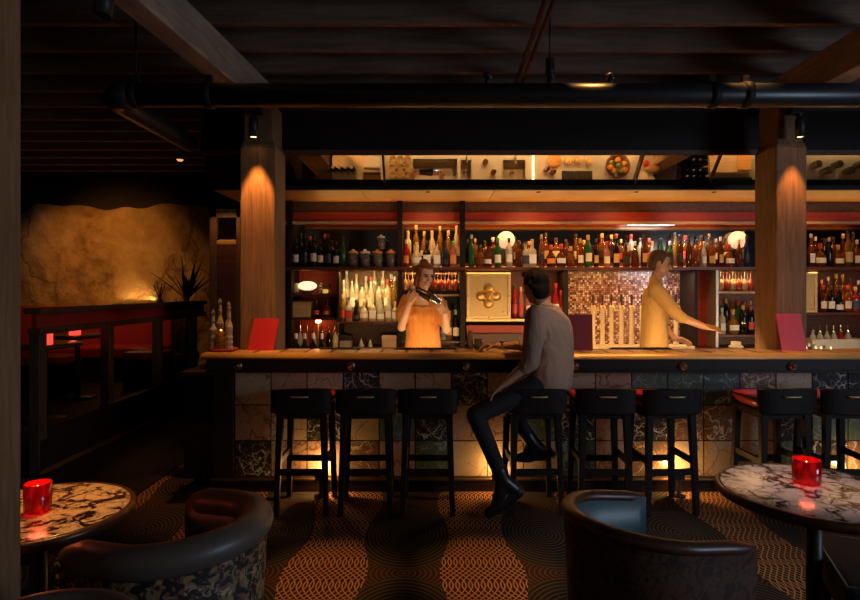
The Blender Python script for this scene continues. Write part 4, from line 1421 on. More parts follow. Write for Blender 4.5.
for nm_, c_ in (('orange_peel', (.80, .28, .03)), ('lime_peel', (.16, .26, .04)), ('lemon_peel', (.80, .58, .08)), ('apple_peel', (.50, .035, .02))):
    M[nm_] = plain(nm_, c_, .45, bump=.15, scale=70)
FR = [(-.07, -.04, .055, 'lime'), (.0, -.07, .055, 'orange'), (.075, -.03, .055, 'lemon'), (-.05, .055, .055, 'lemon'), (.04, .065, .055, 'lime'), (.0, .0, .078, 'lime'), (.085, .05, .06, 'orange'), (-.095, .02, .065, 'orange')]
cnt = {}
for dx, dy, dz, kind_ in FR:
    r_ = .036 if kind_ == 'orange' else .029
    w_ = MB().ball((0, 0, 0), (r_, r_, r_ * (1.0 if kind_ == 'orange' else 1.0)), 16)
    if kind_ != 'orange':
        w_.ball((r_ * .9, 0, 0), (r_ * .35, r_ * .35, r_ * .35), 10)
    cnt[kind_] = cnt.get(kind_, 0) + 1
    tag(w_.build(kind_, M[kind_ + '_peel'], loc=(bx(616) + dx, by(167) + dy, .90 + dz + .012)), '%s in the wooden fruit bowl, %s of its kind' % (kind_, ORD[cnt[kind_] - 1]), kind_, 'fruit in the wooden bowl')
onb('apple', MB().lathe([(0, .006), (.018, 0), (.036, .02), (.040, .042), (.030, .068), (.010, .072), (0, .064)], n=18), M['apple_peel'], 645, 164, 'red apple on the bench above the pale plates', 'apple')
for px, py, r_, lb in ((642, 177, .075, 'larger pale plate on the bench right of the fruit bowl'), (654, 180, .05, 'smaller pale plate on the bench beside the larger plate')):
    onb('plate', MB().lathe([(0, 0), (r_ * .6, 0), (r_, .014), (r_ * .97, .017), (r_ * .6, .006), (0, .005)], n=24), M['cream'], px if px < 650 else 651, py, lb, 'plate')
onb('bread_loaf', MB().ball((0, 0, .04), (.09, .045, .042), 18), M['soffit_wood'], 651, 169, 'small brown loaf on the bench behind the smaller pale plate', 'bread')
# crates of bottles right of the column
for k, py in enumerate((160, 176)):
    ct = thing('bottle_crate', ('black crate of capped bottles on the bench, away from the mirror', 'black crate of capped bottles on the bench, nearer the bartenders')[k], 'crate', (bx(690), by(py), .90))
    MB().box(-.17, .17, -.085, .085, 0, .012).box(-.17, .17, -.085, -.075, .012, .12).box(-.17, .17, .075, .085, .012, .12).box(-.17, -.16, -.075, .075, .012, .12).box(.16, .17, -.075, .075, .012, .12).build('body', M['black_paint'], ct, bevel=.003)
    for i in range(4):
        for j in range(2):
            o_ = bottle(bx(690) - .12 + .08 * i, by(py) - .036 + .072 * j, .913, 'wine', 'black', None, ('cap_silver', 'cap_black', 'lb_white')[(i + j + k) % 3], 'x', 'bottles in the black crates', .62)
            o_['label'] = 'short dark bottle in the %s black crate, %s row, %s from left' % (('rear', 'front')[k], ('far', 'near')[j], ORD[i])
onb('cutting_board', MB().box(-.24, .24, -.12, .10, 0, .025), M['pale_wood'], 728, 165, 'broad pale cutting board on the right bench', 'board', bevel=.006)
onb('chopping_block', MB().box(-.09, .09, -.09, .09, 0, .02), M['soffit_wood'], 744, 163, 'square wooden block lying on the cutting board', 'block', z=.925, bevel=.005)
onb('black_tray', MB().box(-.28, .28, -.04, .04, 0, .012).box(-.28, .28, -.04, -.034, .012, .03).box(-.28, .28, .034, .04, .012, .03), M['black_paint'], 729, 181, 'long black tray on the bench in front of the cutting board', 'tray', bevel=.002)
for k, px in enumerate((812, 822, 833, 845, 855)):
    tumbler(bx(px), by(166 + 6 * (k % 2)), .90, 'tumbler on the bench right of the column, %s from left in the mirror' % ORD[k], 'tumblers on the right bench', 1.3)
for k in range(4):
    bottle(-1.17 + .075 * k, by(172), .90, 'round', 'black', 'lb_blue', 'cap_silver', '%s from left at left end of the bench' % ORD[k], 'dark bottles at the left end of the bench', 1.0)
tag(MB().lathe([(0, 0), (.16, 0), (.17, .02), (.165, .02), (.155, .006), (0, .005)], n=28).build('round_tray', M['dark_metal'], loc=(-1.84, 5.05, .90)), 'round dark tray on the shelf behind the left column', 'tray')
sh = thing('side_shelf', 'narrow dark shelf left of the left column behind the bar', 'shelf', (-1.84, 5.0, 0))
MB().box(-.24, .24, -.25, .25, .87, .90).build('top', M['dark_wood_x'], sh)
MB().box(-.22, .22, -.20, .20, 0, .87).build('body', M['dark_wood'], sh)
slab('floor_duckboard', (-1.9, 5.5, 5.28, 6.0, 0.0, .06), M['dark_wood_x'], .004)

# ------------------------------------------------------------------ things on the bar
BT = 1.1005


def menu(px, py0, py1, wpx, mt, label, lean=.05, skew=0, rz=0):
    Y = 4.55
    w_ = wpx / F * Y
    h_ = (py1 - py0) / F * Y
    t = thing('menu_card', label, 'menu', (ax(px, Y), Y, BT), rz)
    for k, (off, nm_) in enumerate(((0, 'front_cover'), (.010, 'back_cover'))):
        m_ = MB()
        m_.loft([[V((-w_ / 2, off, 0)), V((w_ / 2, off, 0)), V((w_ / 2, off + .004, 0)), V((-w_ / 2, off + .004, 0))],
                 [V((-w_ / 2 + skew, off + lean, h_)), V((w_ / 2 + skew, off + lean, h_)), V((w_ / 2 + skew, off + lean + .004, h_)), V((-w_ / 2 + skew, off + lean + .004, h_))]], sm=False)
        m_.build(nm_, M[mt], t)
    return t


menu(260.5, 318, 349.5, 25.5, 'menu_red', 'bright red menu card leaning against the left timber column', .05, .035)
menu(581, 313.5, 349.5, 24, 'menu_dark', 'dark red menu card standing behind the seated man', .02, 0)
menu(794.5, 313, 349.5, 25, 'menu_red', 'crimson menu card leaning against the right timber column', .05, -.02)

# crystal decanters on a red tray at the left end
tr = thing('round_tray', 'round red tray of cut glass decanters at the left end of the bar', 'tray', (-1.635, 4.53, BT))
MB().lathe([(0, 0), (.105, 0), (.11, .006), (.11, .022), (.105, .022), (.103, .008), (0, .008)], n=28).build('body', M['red_cloth'], tr)
DC = [(-.062, -.045, 1.15, 'slim'), (.0, -.055, .8, 'cut'), (.062, -.04, 1.3, 'slim'), (-.035, .03, 1.5, 'slim'), (.03, .04, 1.4, 'slim')]
WH = ['front left', 'squat one in front', 'front right', 'back left', 'back right']
for (dx, dy, s_, ty), wh in zip(DC, WH):
    t = thing('decanter', 'cut glass decanter on the red tray, %s' % wh, 'decanter', (-1.635 + dx, 4.53 + dy, BT + .0085), 0, 'cut glass decanters on the red tray')
    d = MB()
    if ty == 'cut':
        d.lathe([(0, 0), (.036, 0), (.044, .02), (.038, .035), (.046, .055), (.039, .07), (.046, .09), (.038, .11), (.042, .125), (.030, .15), (.014, .165), (.014, .19)], n=9, sm=False)
        zt = .19
    else:
        d.lathe([(0, 0), (.026, 0), (.032, .02), (.026, .04), (.032, .06), (.026, .08), (.032, .10), (.026, .12), (.030, .14 * s_), (.020, .16 * s_), (.012, .18 * s_), (.016, .20 * s_), (.010, .24 * s_)], n=8, sm=False)
        zt = .24 * s_
    d.build('body', M['g_honey' if ty == 'cut' else 'g_pale'], t)
    MB().lathe([(.008, zt - .01), (.009, zt), (.018, zt + .018), (.004, zt + .045), (0, zt + .046)], n=8, sm=False).build('stopper', M['glassware'], t)
tumbler(ax(478.5, 4.56), 4.56, BT, 'small tumbler on the bar beside the hand of the seated man', None, .95)
tag(MB().lathe([(0, 0), (.026, 0), (.028, .006), (.026, .09), (.016, .12), (.014, .15), (.0115, .15), (.013, .12), (.023, .09), (.025, .012), (0, .01)], n=18).build('glass_carafe', M['glassware'], loc=(ax(470, 4.64), 4.64, BT)), 'slender clear carafe on the bar left of the small tumbler', 'carafe')
for px, wpx, lb in ((340, 40, 'dark rubber bar mat in front of the bottle shelf'), (425, 62, 'long dark rubber bar mat in front of the bartender with the shaker'), (640, 60, 'long dark rubber bar mat below the beer taps')):
    Y = 4.655
    w_ = wpx / F * Y
    m_ = MB().box(-w_ / 2, w_ / 2, -.03, .03, 0, .008)
    k = -w_ / 2 + .02
    while k < w_ / 2 - .02:
        m_.box(k, k + .012, -.026, .026, .008, .013)
        k += .026
    tag(m_.build('bar_mat', M['black_paint'], loc=(ax(px, Y), Y, BT), bevel=.001), lb, 'bar mat', 'rubber bar mats')
tag(MB().cyl((0, 0, 0), (0, 0, .20), .004, .003, 8).ball((0, 0, .20), .006, 8).build('bar_spoon', M['chrome'], loc=(ax(338, 4.63), 4.63, BT + .013)), 'thin steel spoon standing upright on the bar below the bottle shelf', 'spoon')

# ------------------------------------------------------------------ bar stools


def make_stool(label):
    t = thing('bar_stool', label, 'bar stool', (0, 0, 0), 0, 'bar stools along the counter')
    dm = M['dark_wood']
    for sx, sy in ((-1, -1), (1, -1), (-1, 1), (1, 1)):
        MB().bar((sx * .175, sy * .185, 0), (sx * .150, sy * .155, .765), .036, .036, up=(0, 1, 0), w1=.048, d1=.048).build('leg', dm, t, bevel=.004)
    for sy, z in ((-1, .30), (1, .30), (-1, .695), (1, .695)):
        k = .175 - .025 * z / .765
        ky = .185 - .03 * z / .765
        MB().box(-k, k, sy * ky - .012, sy * ky + .012, z - .022, z + .022).build('rung', dm, t, bevel=.003)
    for sx, z in ((-1, .37), (1, .37), (-1, .695), (1, .695)):
        k = .175 - .025 * z / .765
        ky = .185 - .03 * z / .765
        MB().box(sx * k - .012, sx * k + .012, -ky, ky, z - .022, z + .022).build('rung', dm, t, bevel=.003)
    MB().box(-.18, .18, -.185, .185, .70, .735).build('seat_frame', dm, t, bevel=.006)
    def ring(a, y0, y1, z, zf):
        out = []
        for k_ in range(32):
            q = 2 * math.pi * k_ / 32
            cx_, sy_ = math.cos(q), math.sin(q)
            x_ = a * (1 if cx_ > 0 else -1) * abs(cx_) ** .45
            y_ = (y0 + y1) / 2 + (y1 - y0) / 2 * (1 if sy_ > 0 else -1) * abs(sy_) ** .45
            out.append(V((x_, y_, z + (zf - z) * (y_ - y0) / (y1 - y0))))
        return out
    MB().loft([ring(.165, -.17, .18, .735, .735), ring(.203, -.188, .20, .775, .785), ring(.213, -.192, .215, .803, .812), ring(.207, -.19, .21, .812, .820), ring(.15, -.14, .15, .812, .818)]).build('seat_cushion', M['red_leather'], t)
    MB().tube(ring(.212, -.192, .217, .806, .815), .0075, 8, True).build('seat_piping', dm, t)
    secs = []
    for q in range(-10, 11):
        u = q / 10
        x_ = .206 * u
        y_ = -.222 + .035 * abs(u) ** 4
        th = .028
        secs.append([V((x_, y_ - th / 2, .720)), V((x_, y_ + th / 2, .720)), V((x_ * 1.02, y_ + th / 2, .893 - .010 * abs(u) ** 3)), V((x_ * 1.02, y_ - th / 2, .893 - .010 * abs(u) ** 3))])
    bk_ = MB().loft(secs, sm=False).build('backrest', dm, t, bevel=.005)
    MB().tube([(-.058, -.236, .842), (-.056, -.252, .842), (-.045, -.258, .842), (.045, -.258, .842), (.056, -.252, .842), (.058, -.236, .842)], .0055, 8).build('handle', M['brass'], bk_)
    return t


STY = 4.20
sp = [(300, 0, 'bar stool with brass handle, at the left end of the bar'), (364, 2, 'second bar stool from the left end of the bar'), (428, -1, 'bar stool standing below the bartender with the shaker'),
      (537, 2, 'bar stool that the man in the taupe shirt sits on'), (608, -2, 'bar stool just right of the seated man'), (673, 3, 'bar stool before the glowing tiles left of the right table'),
      (789, 2, 'bar stool with red seat behind the right marble table'), (856, -2, 'bar stool at the right edge, behind the red candle')]
st0 = make_stool(sp[0][2])
STOOL_X = []
for i, (px, rz, lb) in enumerate(sp):
    x_ = ax(px, STY - .22)
    STOOL_X.append(x_)
    if i == 0:
        st0.location = (x_, STY, 0)
        st0.rotation_euler = (0, 0, R(rz))
    else:
        dup(st0, (x_, STY, 0), R(rz), lb)

# ------------------------------------------------------------------ marble tables with red candles


def marble_table(x, y, r, mt, label, rz=0):
    t = thing('marble_table', label, 'table', (x, y, 0), rz)
    MB().lathe([(0, .700), (r - .022, .700), (r - .022, .7305), (r - .030, .732), (0, .732)], n=64).build('marble_top', M[mt], t)
    MB().lathe([(r - .04, .690), (r - .012, .690), (r, .700), (r, .722), (r - .008, .731), (r - .0222, .731), (r - .0222, .699), (r - .04, .699)], n=64).build('wooden_rim', M['rim_wood'], t)
    MB().lathe([(.16, .672), (.16, .690), (.03, .690)], n=24).build('top_plate', M['black_metal'], t)
    MB().cyl((0, 0, .03), (0, 0, .675), .030, n=20).build('post', M['black_metal'], t)
    MB().lathe([(0, 0), (.20, 0), (.20, .012), (.19, .018), (.05, .03), (.035, .045), (0, .045)], n=32).build('base', M['black_metal'], t)
    return t


M['rim_wood'] = wood('rim_wood', (.045, .016, .008), (.13, .052, .022), .3, 'x', 7, 10, .05)
marble_table(-1.51, 2.21, .338, 'marble_warm_lit', 'round marble table at left with a red candle beside the timber post', .3)
marble_table(1.635, 2.44, .38, 'marble_top', 'round veined marble table at right with a red candle on it', 1.1)


def candle(x, y, z, r, h, label, power, hot='candle_glass'):
    t = thing('candle_glass', label, 'candle', (x, y, z), 0)
    MB().lathe([(0, 0), (r * .9, 0), (r, .008), (r, h), (r * .93, h), (r * .93, .012), (0, .010)], n=28).build('red_glass', M[hot], t)
    MB().lathe([(0, .0105), (r * .86, .0105), (r * .86, h * .55), (0, h * .55)], n=20).build('wax', M['wax_red' if hot == 'candle_glass' else 'candle_hot'], t)
    MB().lathe([(0, h * .58), (.006, h * .62), (.008, h * .70), (.004, h * .84), (0, h * .92)], n=10).build('flame', M['flame'], t)
    lamp('candle_light', 'POINT', (x, y, z + h + .03), None, power, (1, .16, .07), rad=.03)
    return t


candle(-1.505, 2.20, .7325, .047, .108, 'red glass candle burning on the left marble table', .9)
candle(1.655, 2.52, .7325, .056, .105, 'red glass candle glowing on the right marble table', .5)

# ------------------------------------------------------------------ tub chairs


def tub_chair(x, y, rz, label, w=.265, back=.28, arm=.24, rim=.05, zb=.76, za=.715, rim_mt='charcoal_leather', out_mt='floral', in_mt='charcoal_leather', flat=1.0):
    t = thing('tub_chair', label, 'armchair', (x, y, 0), rz)
    path = []
    for k in range(6):
        path.append((arm - (arm - 0.0) * k / 6, -w))
    for k in range(25):
        a = R(-90 + 180 * k / 24)
        path.append((-back * math.cos(a), w * math.sin(a)))
    for k in range(1, 7):
        path.append((arm * k / 6, w))
    n = len(path)
    norm = []
    for i in range(n):
        a, b = V((*path[max(0, i - 1)], 0)), V((*path[min(n - 1, i + 1)], 0))
        d = (b - a).normalized()
        norm.append(V((-d.y, d.x, 0)))
    hz = []
    for px_, py_ in path:
        f_ = max(0, min(1, (px_ + back) / (arm + back)))
        hz.append(zb + (za - zb) * f_ ** 1.2)
    # rounded rim, soft at both ends
    secs = []
    for i in range(n):
        e = min(1, .55 + .45 * min(i, n - 1 - i) / 2)
        c = V((path[i][0], path[i][1], hz[i] - rim * .9))
        ring = []
        for j in range(14):
            q = 2 * math.pi * j / 14
            ring.append(c + norm[i] * (rim * e * math.cos(q) * (1.1 if flat == 1.0 else 1.0)) + V((0, 0, rim * e * math.sin(q) * flat)))
        secs.append(ring)
    MB().loft(secs).build('top_roll', M[rim_mt], t)

    def wall(o0, o1, zlo, lo_in, name, mt, dz):
        ss = []
        for i in range(n):
            p = V((path[i][0], path[i][1], 0))
            ss.append([p + norm[i] * (o0 - lo_in) + V((0, 0, zlo)), p + norm[i] * (o0 - lo_in * .35) + V((0, 0, (zlo + hz[i]) / 2)), p + norm[i] * o0 + V((0, 0, hz[i] - dz)), p + norm[i] * o1 + V((0, 0, hz[i] - dz)), p + norm[i] * (o1 - lo_in * .35) + V((0, 0, (zlo + hz[i]) / 2)), p + norm[i] * (o1 - lo_in) + V((0, 0, zlo))])
        return MB().loft(ss).build(name, M[mt], t)
    wall(rim * .75, .0, .13, .045, 'outer_shell', out_mt, rim * .8)
    wall(-.003, -rim * .85, .40, .0, 'inner_back', in_mt, rim * .7)
    seat = []
    for z, k in ((.30, .95), (.32, 1.0), (.43, 1.0), (.455, .94), (.46, .80)):
        sec = []
        for a in range(0, 360, 12):
            ca, sa = math.cos(R(a)), math.sin(R(a))
            xx = (back - rim - .005) * ca if ca < 0 else (arm + .07) * ca ** .6
            sec.append(V((xx * k, (w - rim - .005) * k * (1 if sa > 0 else -1) * abs(sa) ** .75, z)))
        seat.append(sec)
    MB().loft(seat).build('seat_cushion', M['black_leather'], t)
    bs = []
    for z, k in ((.13, .9), (.30, .98)):
        bs.append([V((-back * k * math.cos(R(a)), w * k * math.sin(R(a)), z)) for a in range(-90, 91, 15)] + [V((arm * k, w * k, z)), V((arm * k, -w * k, z))])
    MB().loft(bs, sm=False).build('base', M[out_mt if flat != 1.0 else 'charcoal_leather'], t)
    for sx, sy in ((-.16, -.17), (-.16, .17), (.18, -.19), (.18, .19)):
        MB().cyl((sx, sy, 0), (sx, sy, .131), .016, .022, 12).build('leg', M['dark_wood'], t)
    return t


lc = tub_chair(-.915, 2.095, math.atan2(.40, -.92), 'tub armchair with thick grey leather roll and floral shell, at left table', w=.275, back=.268, arm=.215, rim=.056, zb=.772, za=.738)
rc = tub_chair(.785, 2.12, math.atan2(.38, .92), 'brown leather tub chair lined in blue-green, beside the right table', w=.262, back=.265, arm=.240, rim=.030, zb=.792, za=.722, rim_mt='rim_leather' if 'rim_leather' in M else 'brown_leather', out_mt='brown_shell', in_mt='teal_leather', flat=.8)
nc = tub_chair(-.955, 1.27, R(-90), 'dark chair back peeping in at the bottom left corner', w=.27, back=.30, arm=.2, rim=.035, zb=.757, za=.70, out_mt='brown_shell', rim_mt='charcoal_leather')
# low leather bench seat under the right table
bs = thing('leather_stool', 'square dark leather stool with pale piping, under the right table', 'stool', (1.925, 2.32, 0), R(-22))
MB().box(-.27, .27, -.27, .27, .34, .46).build('seat_cushion', M['black_leather'], bs, bevel=.03, seg=4)
MB().tube([(-.262, -.262, .452), (.262, -.262, .452), (.262, .262, .452), (-.262, .262, .452)], .006, 8, True).build('piping', M['piping'], bs)
MB().box(-.25, .25, -.25, .25, .28, .34).build('frame', M['dark_wood'], bs, bevel=.004)
for sx in (-1, 1):
    for sy in (-1, 1):
        MB().bar((sx * .235, sy * .235, 0), (sx * .22, sy * .22, .29), .03, .03, w1=.045, d1=.045).build('leg', M['dark_wood'], bs, bevel=.003)

# ------------------------------------------------------------------ booth area at left
pt = thing('booth_partition', 'long dark timber partition with open bays in front of the booths', 'partition', (-3.35, 4.85, 0))
L_ = 3.6
for y_ in (0.0, 1.05, 2.15, 3.2):
    MB().box(-.045, .045, y_, y_ + .10, 0, 1.20).build('post', M['partition_wood'] if 'partition_wood' in M else M['brown_wood'], pt, bevel=.006)
MB().box(-.075, .075, -.02, L_, 1.375, 1.425).build('top_rail', M['brown_wood'], pt, bevel=.008)
MB().box(-.02, .02, 0, L_, 1.255, 1.375).build('red_band', M['red_cloth'], pt)
MB().box(-.055, .055, 0, L_, 1.20, 1.255).build('middle_rail', M['brown_wood'], pt, bevel=.006)
MB().box(-.05, .05, .10, L_, .30, .40).build('bottom_rail', M['dark_wood'], pt, bevel=.005)
MB().box(.02, .055, 0, L_, 0, .05).build('skirting', M['brown_wood'], pt, bevel=.003)
bq = thing('banquette', 'long red upholstered banquette below the rough stone wall', 'bench', (-5.85, 8.6, .30))
MB().box(-1.2, 1.85, .28, .40, 0, 1.03).build('backrest', M['red_cloth'], bq, bevel=.03)
MB().box(-1.2, 1.85, -.30, .28, .28, .44).build('seat_cushion', M['red_leather'], bq, bevel=.03)
MB().box(-1.2, 1.85, -.26, .28, 0, .28).build('plinth', M['dark_wood'], bq)
for (bx_, by_, lb) in ((-3.80, 7.75, 'low red padded seat seen through the partition, nearer the bar'), (-4.75, 7.2, 'low red padded seat seen through the partition, nearer the candles')):
    s_ = thing('booth_stool', lb, 'seat', (bx_, by_, .30))
    MB().box(-.25, .25, -.25, .25, .36, .46).build('cushion', M['red_leather'], s_, bevel=.03)
    MB().box(-.23, .23, -.23, .23, 0, .36).build('base', M['dark_wood'], s_, bevel=.006)


def booth_table(x, y, z, r, label):
    t = thing('booth_table', label, 'table', (x, y, .30))
    MB().lathe([(0, z - .34), (r - .02, z - .34), (r, z - .33), (r, z - .31), (r - .02, z - .30), (0, z - .30)], n=40).build('top', M['rim_wood'], t)
    MB().cyl((0, 0, .02), (0, 0, z - .335), .03).build('post', M['black_metal'], t)
    MB().lathe([(0, 0), (.2, 0), (.19, .02), (.03, .03), (0, .03)], n=24).build('base', M['black_metal'], t)


booth_table(-3.78, 5.62, 1.06, .33, 'round dark booth table behind the partition, with the nearer candle')
booth_table(-4.15, 6.75, 1.06, .33, 'round dark booth table behind the partition, with the farther candle')
candle(-3.66, 5.45, 1.0605, .065, .115, 'red candle on the nearer booth table behind the partition', .7, 'candle_hot')
candle(-4.10, 6.62, 1.0605, .06, .07, 'red candle on the farther booth table behind the partition', .4, 'candle_hot')
# spiky plant and a small twig vase in front of the stone
pl = thing('spiky_plant', 'tall spiky plant standing against the stone wall near the doorway', 'plant', (-3.70, 8.72, .30))
MB().lathe([(0, 0), (.14, 0), (.18, .30), (.17, .34), (.16, .30), (0, .28)], n=20).build('pot', M['black_paint'], pl)
lf = MB()
rp = random.Random(4)
for k in range(26):
    a, e = rp.uniform(0, 6.28), R(rp.uniform(38, 84))
    L = rp.uniform(.45, .75)
    d = V((math.cos(a) * math.cos(e), math.sin(a) * math.cos(e) * .6, math.sin(e)))
    p0 = V((0, 0, 1.12)) + d * .05
    side = d.cross(V((0, 0, 1))).normalized()
    up_ = side.cross(d)
    secs = []
    for q, wd in ((0, .020), (.35, .030), (.75, .016), (1, .002)):
        p = p0 + d * (L * q) - V((0, 0, .10 * q * q))
        secs.append([p - side * wd, p + up_ * .004, p + side * wd, p - up_ * .004])
    lf.loft(secs, sm=False)
lf.build('leaves', M['plant'], pl)
MB().cyl((0, 0, .28), (0, 0, 1.18), .035, .045, 10).build('stem', M['plant'], pl)
tv = thing('twig_vase', 'small vase of dark twigs on top of the banquette back', 'vase', (ax(160, 8.94), 8.94, 1.33))
MB().lathe([(0, 0), (.05, 0), (.06, .05), (.03, .10), (.035, .12), (0, .11)], n=16).build('vase', M['black_paint'], tv)
tw_ = MB()
for k, (dx, dz) in enumerate(((-.10, .22), (-.05, .30), (.03, .24), (.09, .28), (.0, .20))):
    tw_.tube([(0, 0, .10), (dx * .5, 0, .10 + dz * .5), (dx, 0, .10 + dz)], .008, 6)
tw_.build('twigs', M['plant'], tv)

# ------------------------------------------------------------------ people


def hand(mb, w, d, n, side, curl=.6, s=1.0):
    """five-fingered hand: wrist w, finger direction d, palm normal n, side +1/-1 sets the thumb side"""
    d = V(d).normalized()
    n = V(n)
    n = (n - d * n.dot(d)).normalized()
    lat = d.cross(n) * side
    w = V(w)
    for o in (.026, .009, -.009, -.025):
        mb.cap(w + (d * .005 + lat * o * .6) * s, w + (d * .080 + lat * o) * s, .014 * s, .0115 * s, 10)
    for o, k in zip((.028, .0095, -.009, -.027), (.93, 1.04, .97, .78)):
        p = w + (d * .083 + lat * o) * s
        a = 0
        for ln, c, r0, r1 in ((.042, .55, .0098, .0090), (.027, .95, .0090, .0082), (.022, .7, .0082, .0072)):
            a += curl * c
            q = p + (d * math.cos(a) + n * math.sin(a) + lat * (o * .9)) * (ln * k * s)
            mb.cap(p, q, r0 * s, r1 * s, 10)
            p = q
    p = w + (d * .022 + lat * .024) * s
    for v_, ln, r0, r1 in ((lat * .72 + d * .62 + n * .35, .046, .014, .0115), (lat * .30 + d * .75 + n * (.3 + curl * .5), .034, .0112, .0098), (d * .75 + n * (.3 + curl * .7), .026, .0098, .0082)):
        q = p + v_.normalized() * (ln * s)
        mb.cap(p, q, r0 * s, r1 * s, 10)
        p = q


def frame3(f, u=(0, 0, 1)):
    f = V(f).normalized()
    u = V(u)
    u = (u - f * u.dot(f)).normalized()
    r = f.cross(u)
    return r, f, u, Matrix((r, f, u)).transposed()


def torso(mb, rings, Q, n=28):
    secs = []
    for c, rx, ry in rings:
        secs.append([V(c) + Q @ V((rx * math.copysign(abs(math.cos(2 * math.pi * k / n)) ** .9, math.cos(2 * math.pi * k / n)), ry * math.sin(2 * math.pi * k / n), 0)) for k in range(n)])
    mb.loft(secs)


def head(mb, c, f, u, s=1.0):
    r, f, u, Q = frame3(f, u)
    c = V(c)

    def e(fr, ff, fu, rad, n=18):
        mb.ball(c + (r * fr + f * ff + u * fu) * s, [k * s for k in rad], n, rot=Q)
    e(0, -.014, .030, (.074, .094, .094), 24)
    e(0, .022, -.034, (.057, .070, .082), 22)
    e(0, .060, -.096, (.026, .024, .020))
    e(0, .070, .030, (.048, .020, .013))
    for sd in (-1, 1):
        e(sd * .034, .056, -.030, (.025, .026, .025))
        e(sd * .076, -.006, -.008, (.011, .019, .031))
        e(sd * .040, .010, -.070, (.020, .040, .022))
    mb.cap(c + (f * .086 + u * .010) * s, c + (f * .106 - u * .024) * s, .0085 * s, .0125 * s, 10)
    for sd in (-1, 1):
        e(sd * .010, .094, -.028, (.008, .010, .007), 10)
    e(0, .084, -.058, (.024, .011, .007), 12)
    e(0, .082, -.070, (.020, .012, .008), 12)
    return r, f, u, Q


def face_parts(parent, c, f, u, s=1.0, brow='hair_brown', smile=False):
    r, f, u, Q = frame3(f, u)
    c = V(c)
    m = MB()
    for sd in (-1, 1):
        m.ball(c + (r * sd * .031 + f * .082 + u * .008) * s, (.0125 * s, .006 * s, .0065 * s), 10, rot=Q)
    m.build('eyes', M['eye'], parent)
    m = MB()
    for sd in (-1, 1):
        m.cap(c + (r * sd * .017 + f * .091 + u * .026) * s, c + (r * sd * .046 + f * .076 + u * .027) * s, .004 * s, .003 * s, 8)
    m.build('eyebrows', M[brow], parent)
    m = MB()
    if smile:
        m.ball(c + (f * .091 - u * .061) * s, (.026 * s, .007 * s, .0065 * s), 12, rot=Q)
        m.build('teeth', M['teeth'], parent)
        m = MB()
        m.tube([c + (r * k * .030 + f * (.092 - .012 * k * k) + u * (-.055 + .006 * k * k)) * s for k in (-1, -.5, 0, .5, 1)], .004 * s, 8)
        m.tube([c + (r * k * .030 + f * (.092 - .012 * k * k) + u * (-.071 + .020 * k * k)) * s for k in (-1, -.5, 0, .5, 1)], .005 * s, 8)
    else:
        m.ball(c + (f * .089 - u * .059) * s, (.022 * s, .007 * s, .005 * s), 12, rot=Q)
        m.ball(c + (f * .089 - u * .068) * s, (.019 * s, .007 * s, .006 * s), 12, rot=Q)
    m.build('lips', M['lips'], parent)


def ell(mb, c, Q, rad, n=20):
    mb.ball(V(c), rad, n, rot=Q)


# ---- the seated man, back to the room, one arm on the bar
t = thing('person', 'seated man in a taupe shirt seen from behind, one arm on the bar', 'person', (.80, 4.18, 0))
T0 = V((.80, 4.18, 0))


def rel(p):
    return V(p) - T0


r_, f_, u_, Q_ = frame3((-.82, .57, 0))
PEL, WAI, CHE = rel((.835, 4.18, .93)), rel((.855, 4.18, 1.10)), rel((.848, 4.17, 1.29))
NEK, HED = rel((.822, 4.165, 1.455)), rel((.765, 4.185, 1.605))
LS, RS = rel((.745, 4.035, 1.395)), rel((.925, 4.315, 1.395))
LE, LW = rel((.690, 3.925, 1.085)), rel((.515, 3.955, .935))
RE, RW = rel((.760, 4.475, 1.150)), rel((.535, 4.505, 1.142))
LH, RH = rel((.775, 4.085, .90)), rel((.875, 4.265, .90))
LK, LA = rel((.315, 3.965, .715)), rel((.505, 3.955, .270))
RK, RA = rel((.560, 4.345, .735)), rel((.770, 4.300, .435))
hf = (-.50, .85, -.14)
b = MB()
head(b, HED, hf, (-.12, .05, 1), 1.0)
b.chain([(NEK - V((0, 0, .03)), .062), (NEK + V((-.02, 0, .04)), .056), (HED - V((-.01, -.01, .05)), .058)])
ell(b, CHE, Q_, (.155, .100, .17))
ell(b, WAI, Q_, (.14, .095, .16))
ell(b, PEL, Q_, (.15, .10, .10))
b.chain([(LS, .055), (LE, .042), (LW, .027)])
b.chain([(RS, .055), (RE, .042), (RW, .028)])
b.chain([(LH, .075), (LK, .050), (LA, .038)])
b.chain([(RH, .075), (RK, .050), (RA, .038)])
b.chain([(LS, .05), (NEK - V((0, 0, .04)), .05), (RS, .05)])
hand(b, LW, (LW - LE).normalized() + V((-.3, 0, -.25)), (-.25, 0, -1), -1, .35)
hand(b, RW, (-1, .06, .02), (0.05, -.35, -1), 1, .55)
body = b.skin('body', M['skin_m'], t, .0055, 2)
face_parts(body, HED, hf, (-.12, .05, 1), 1, 'hair_black')
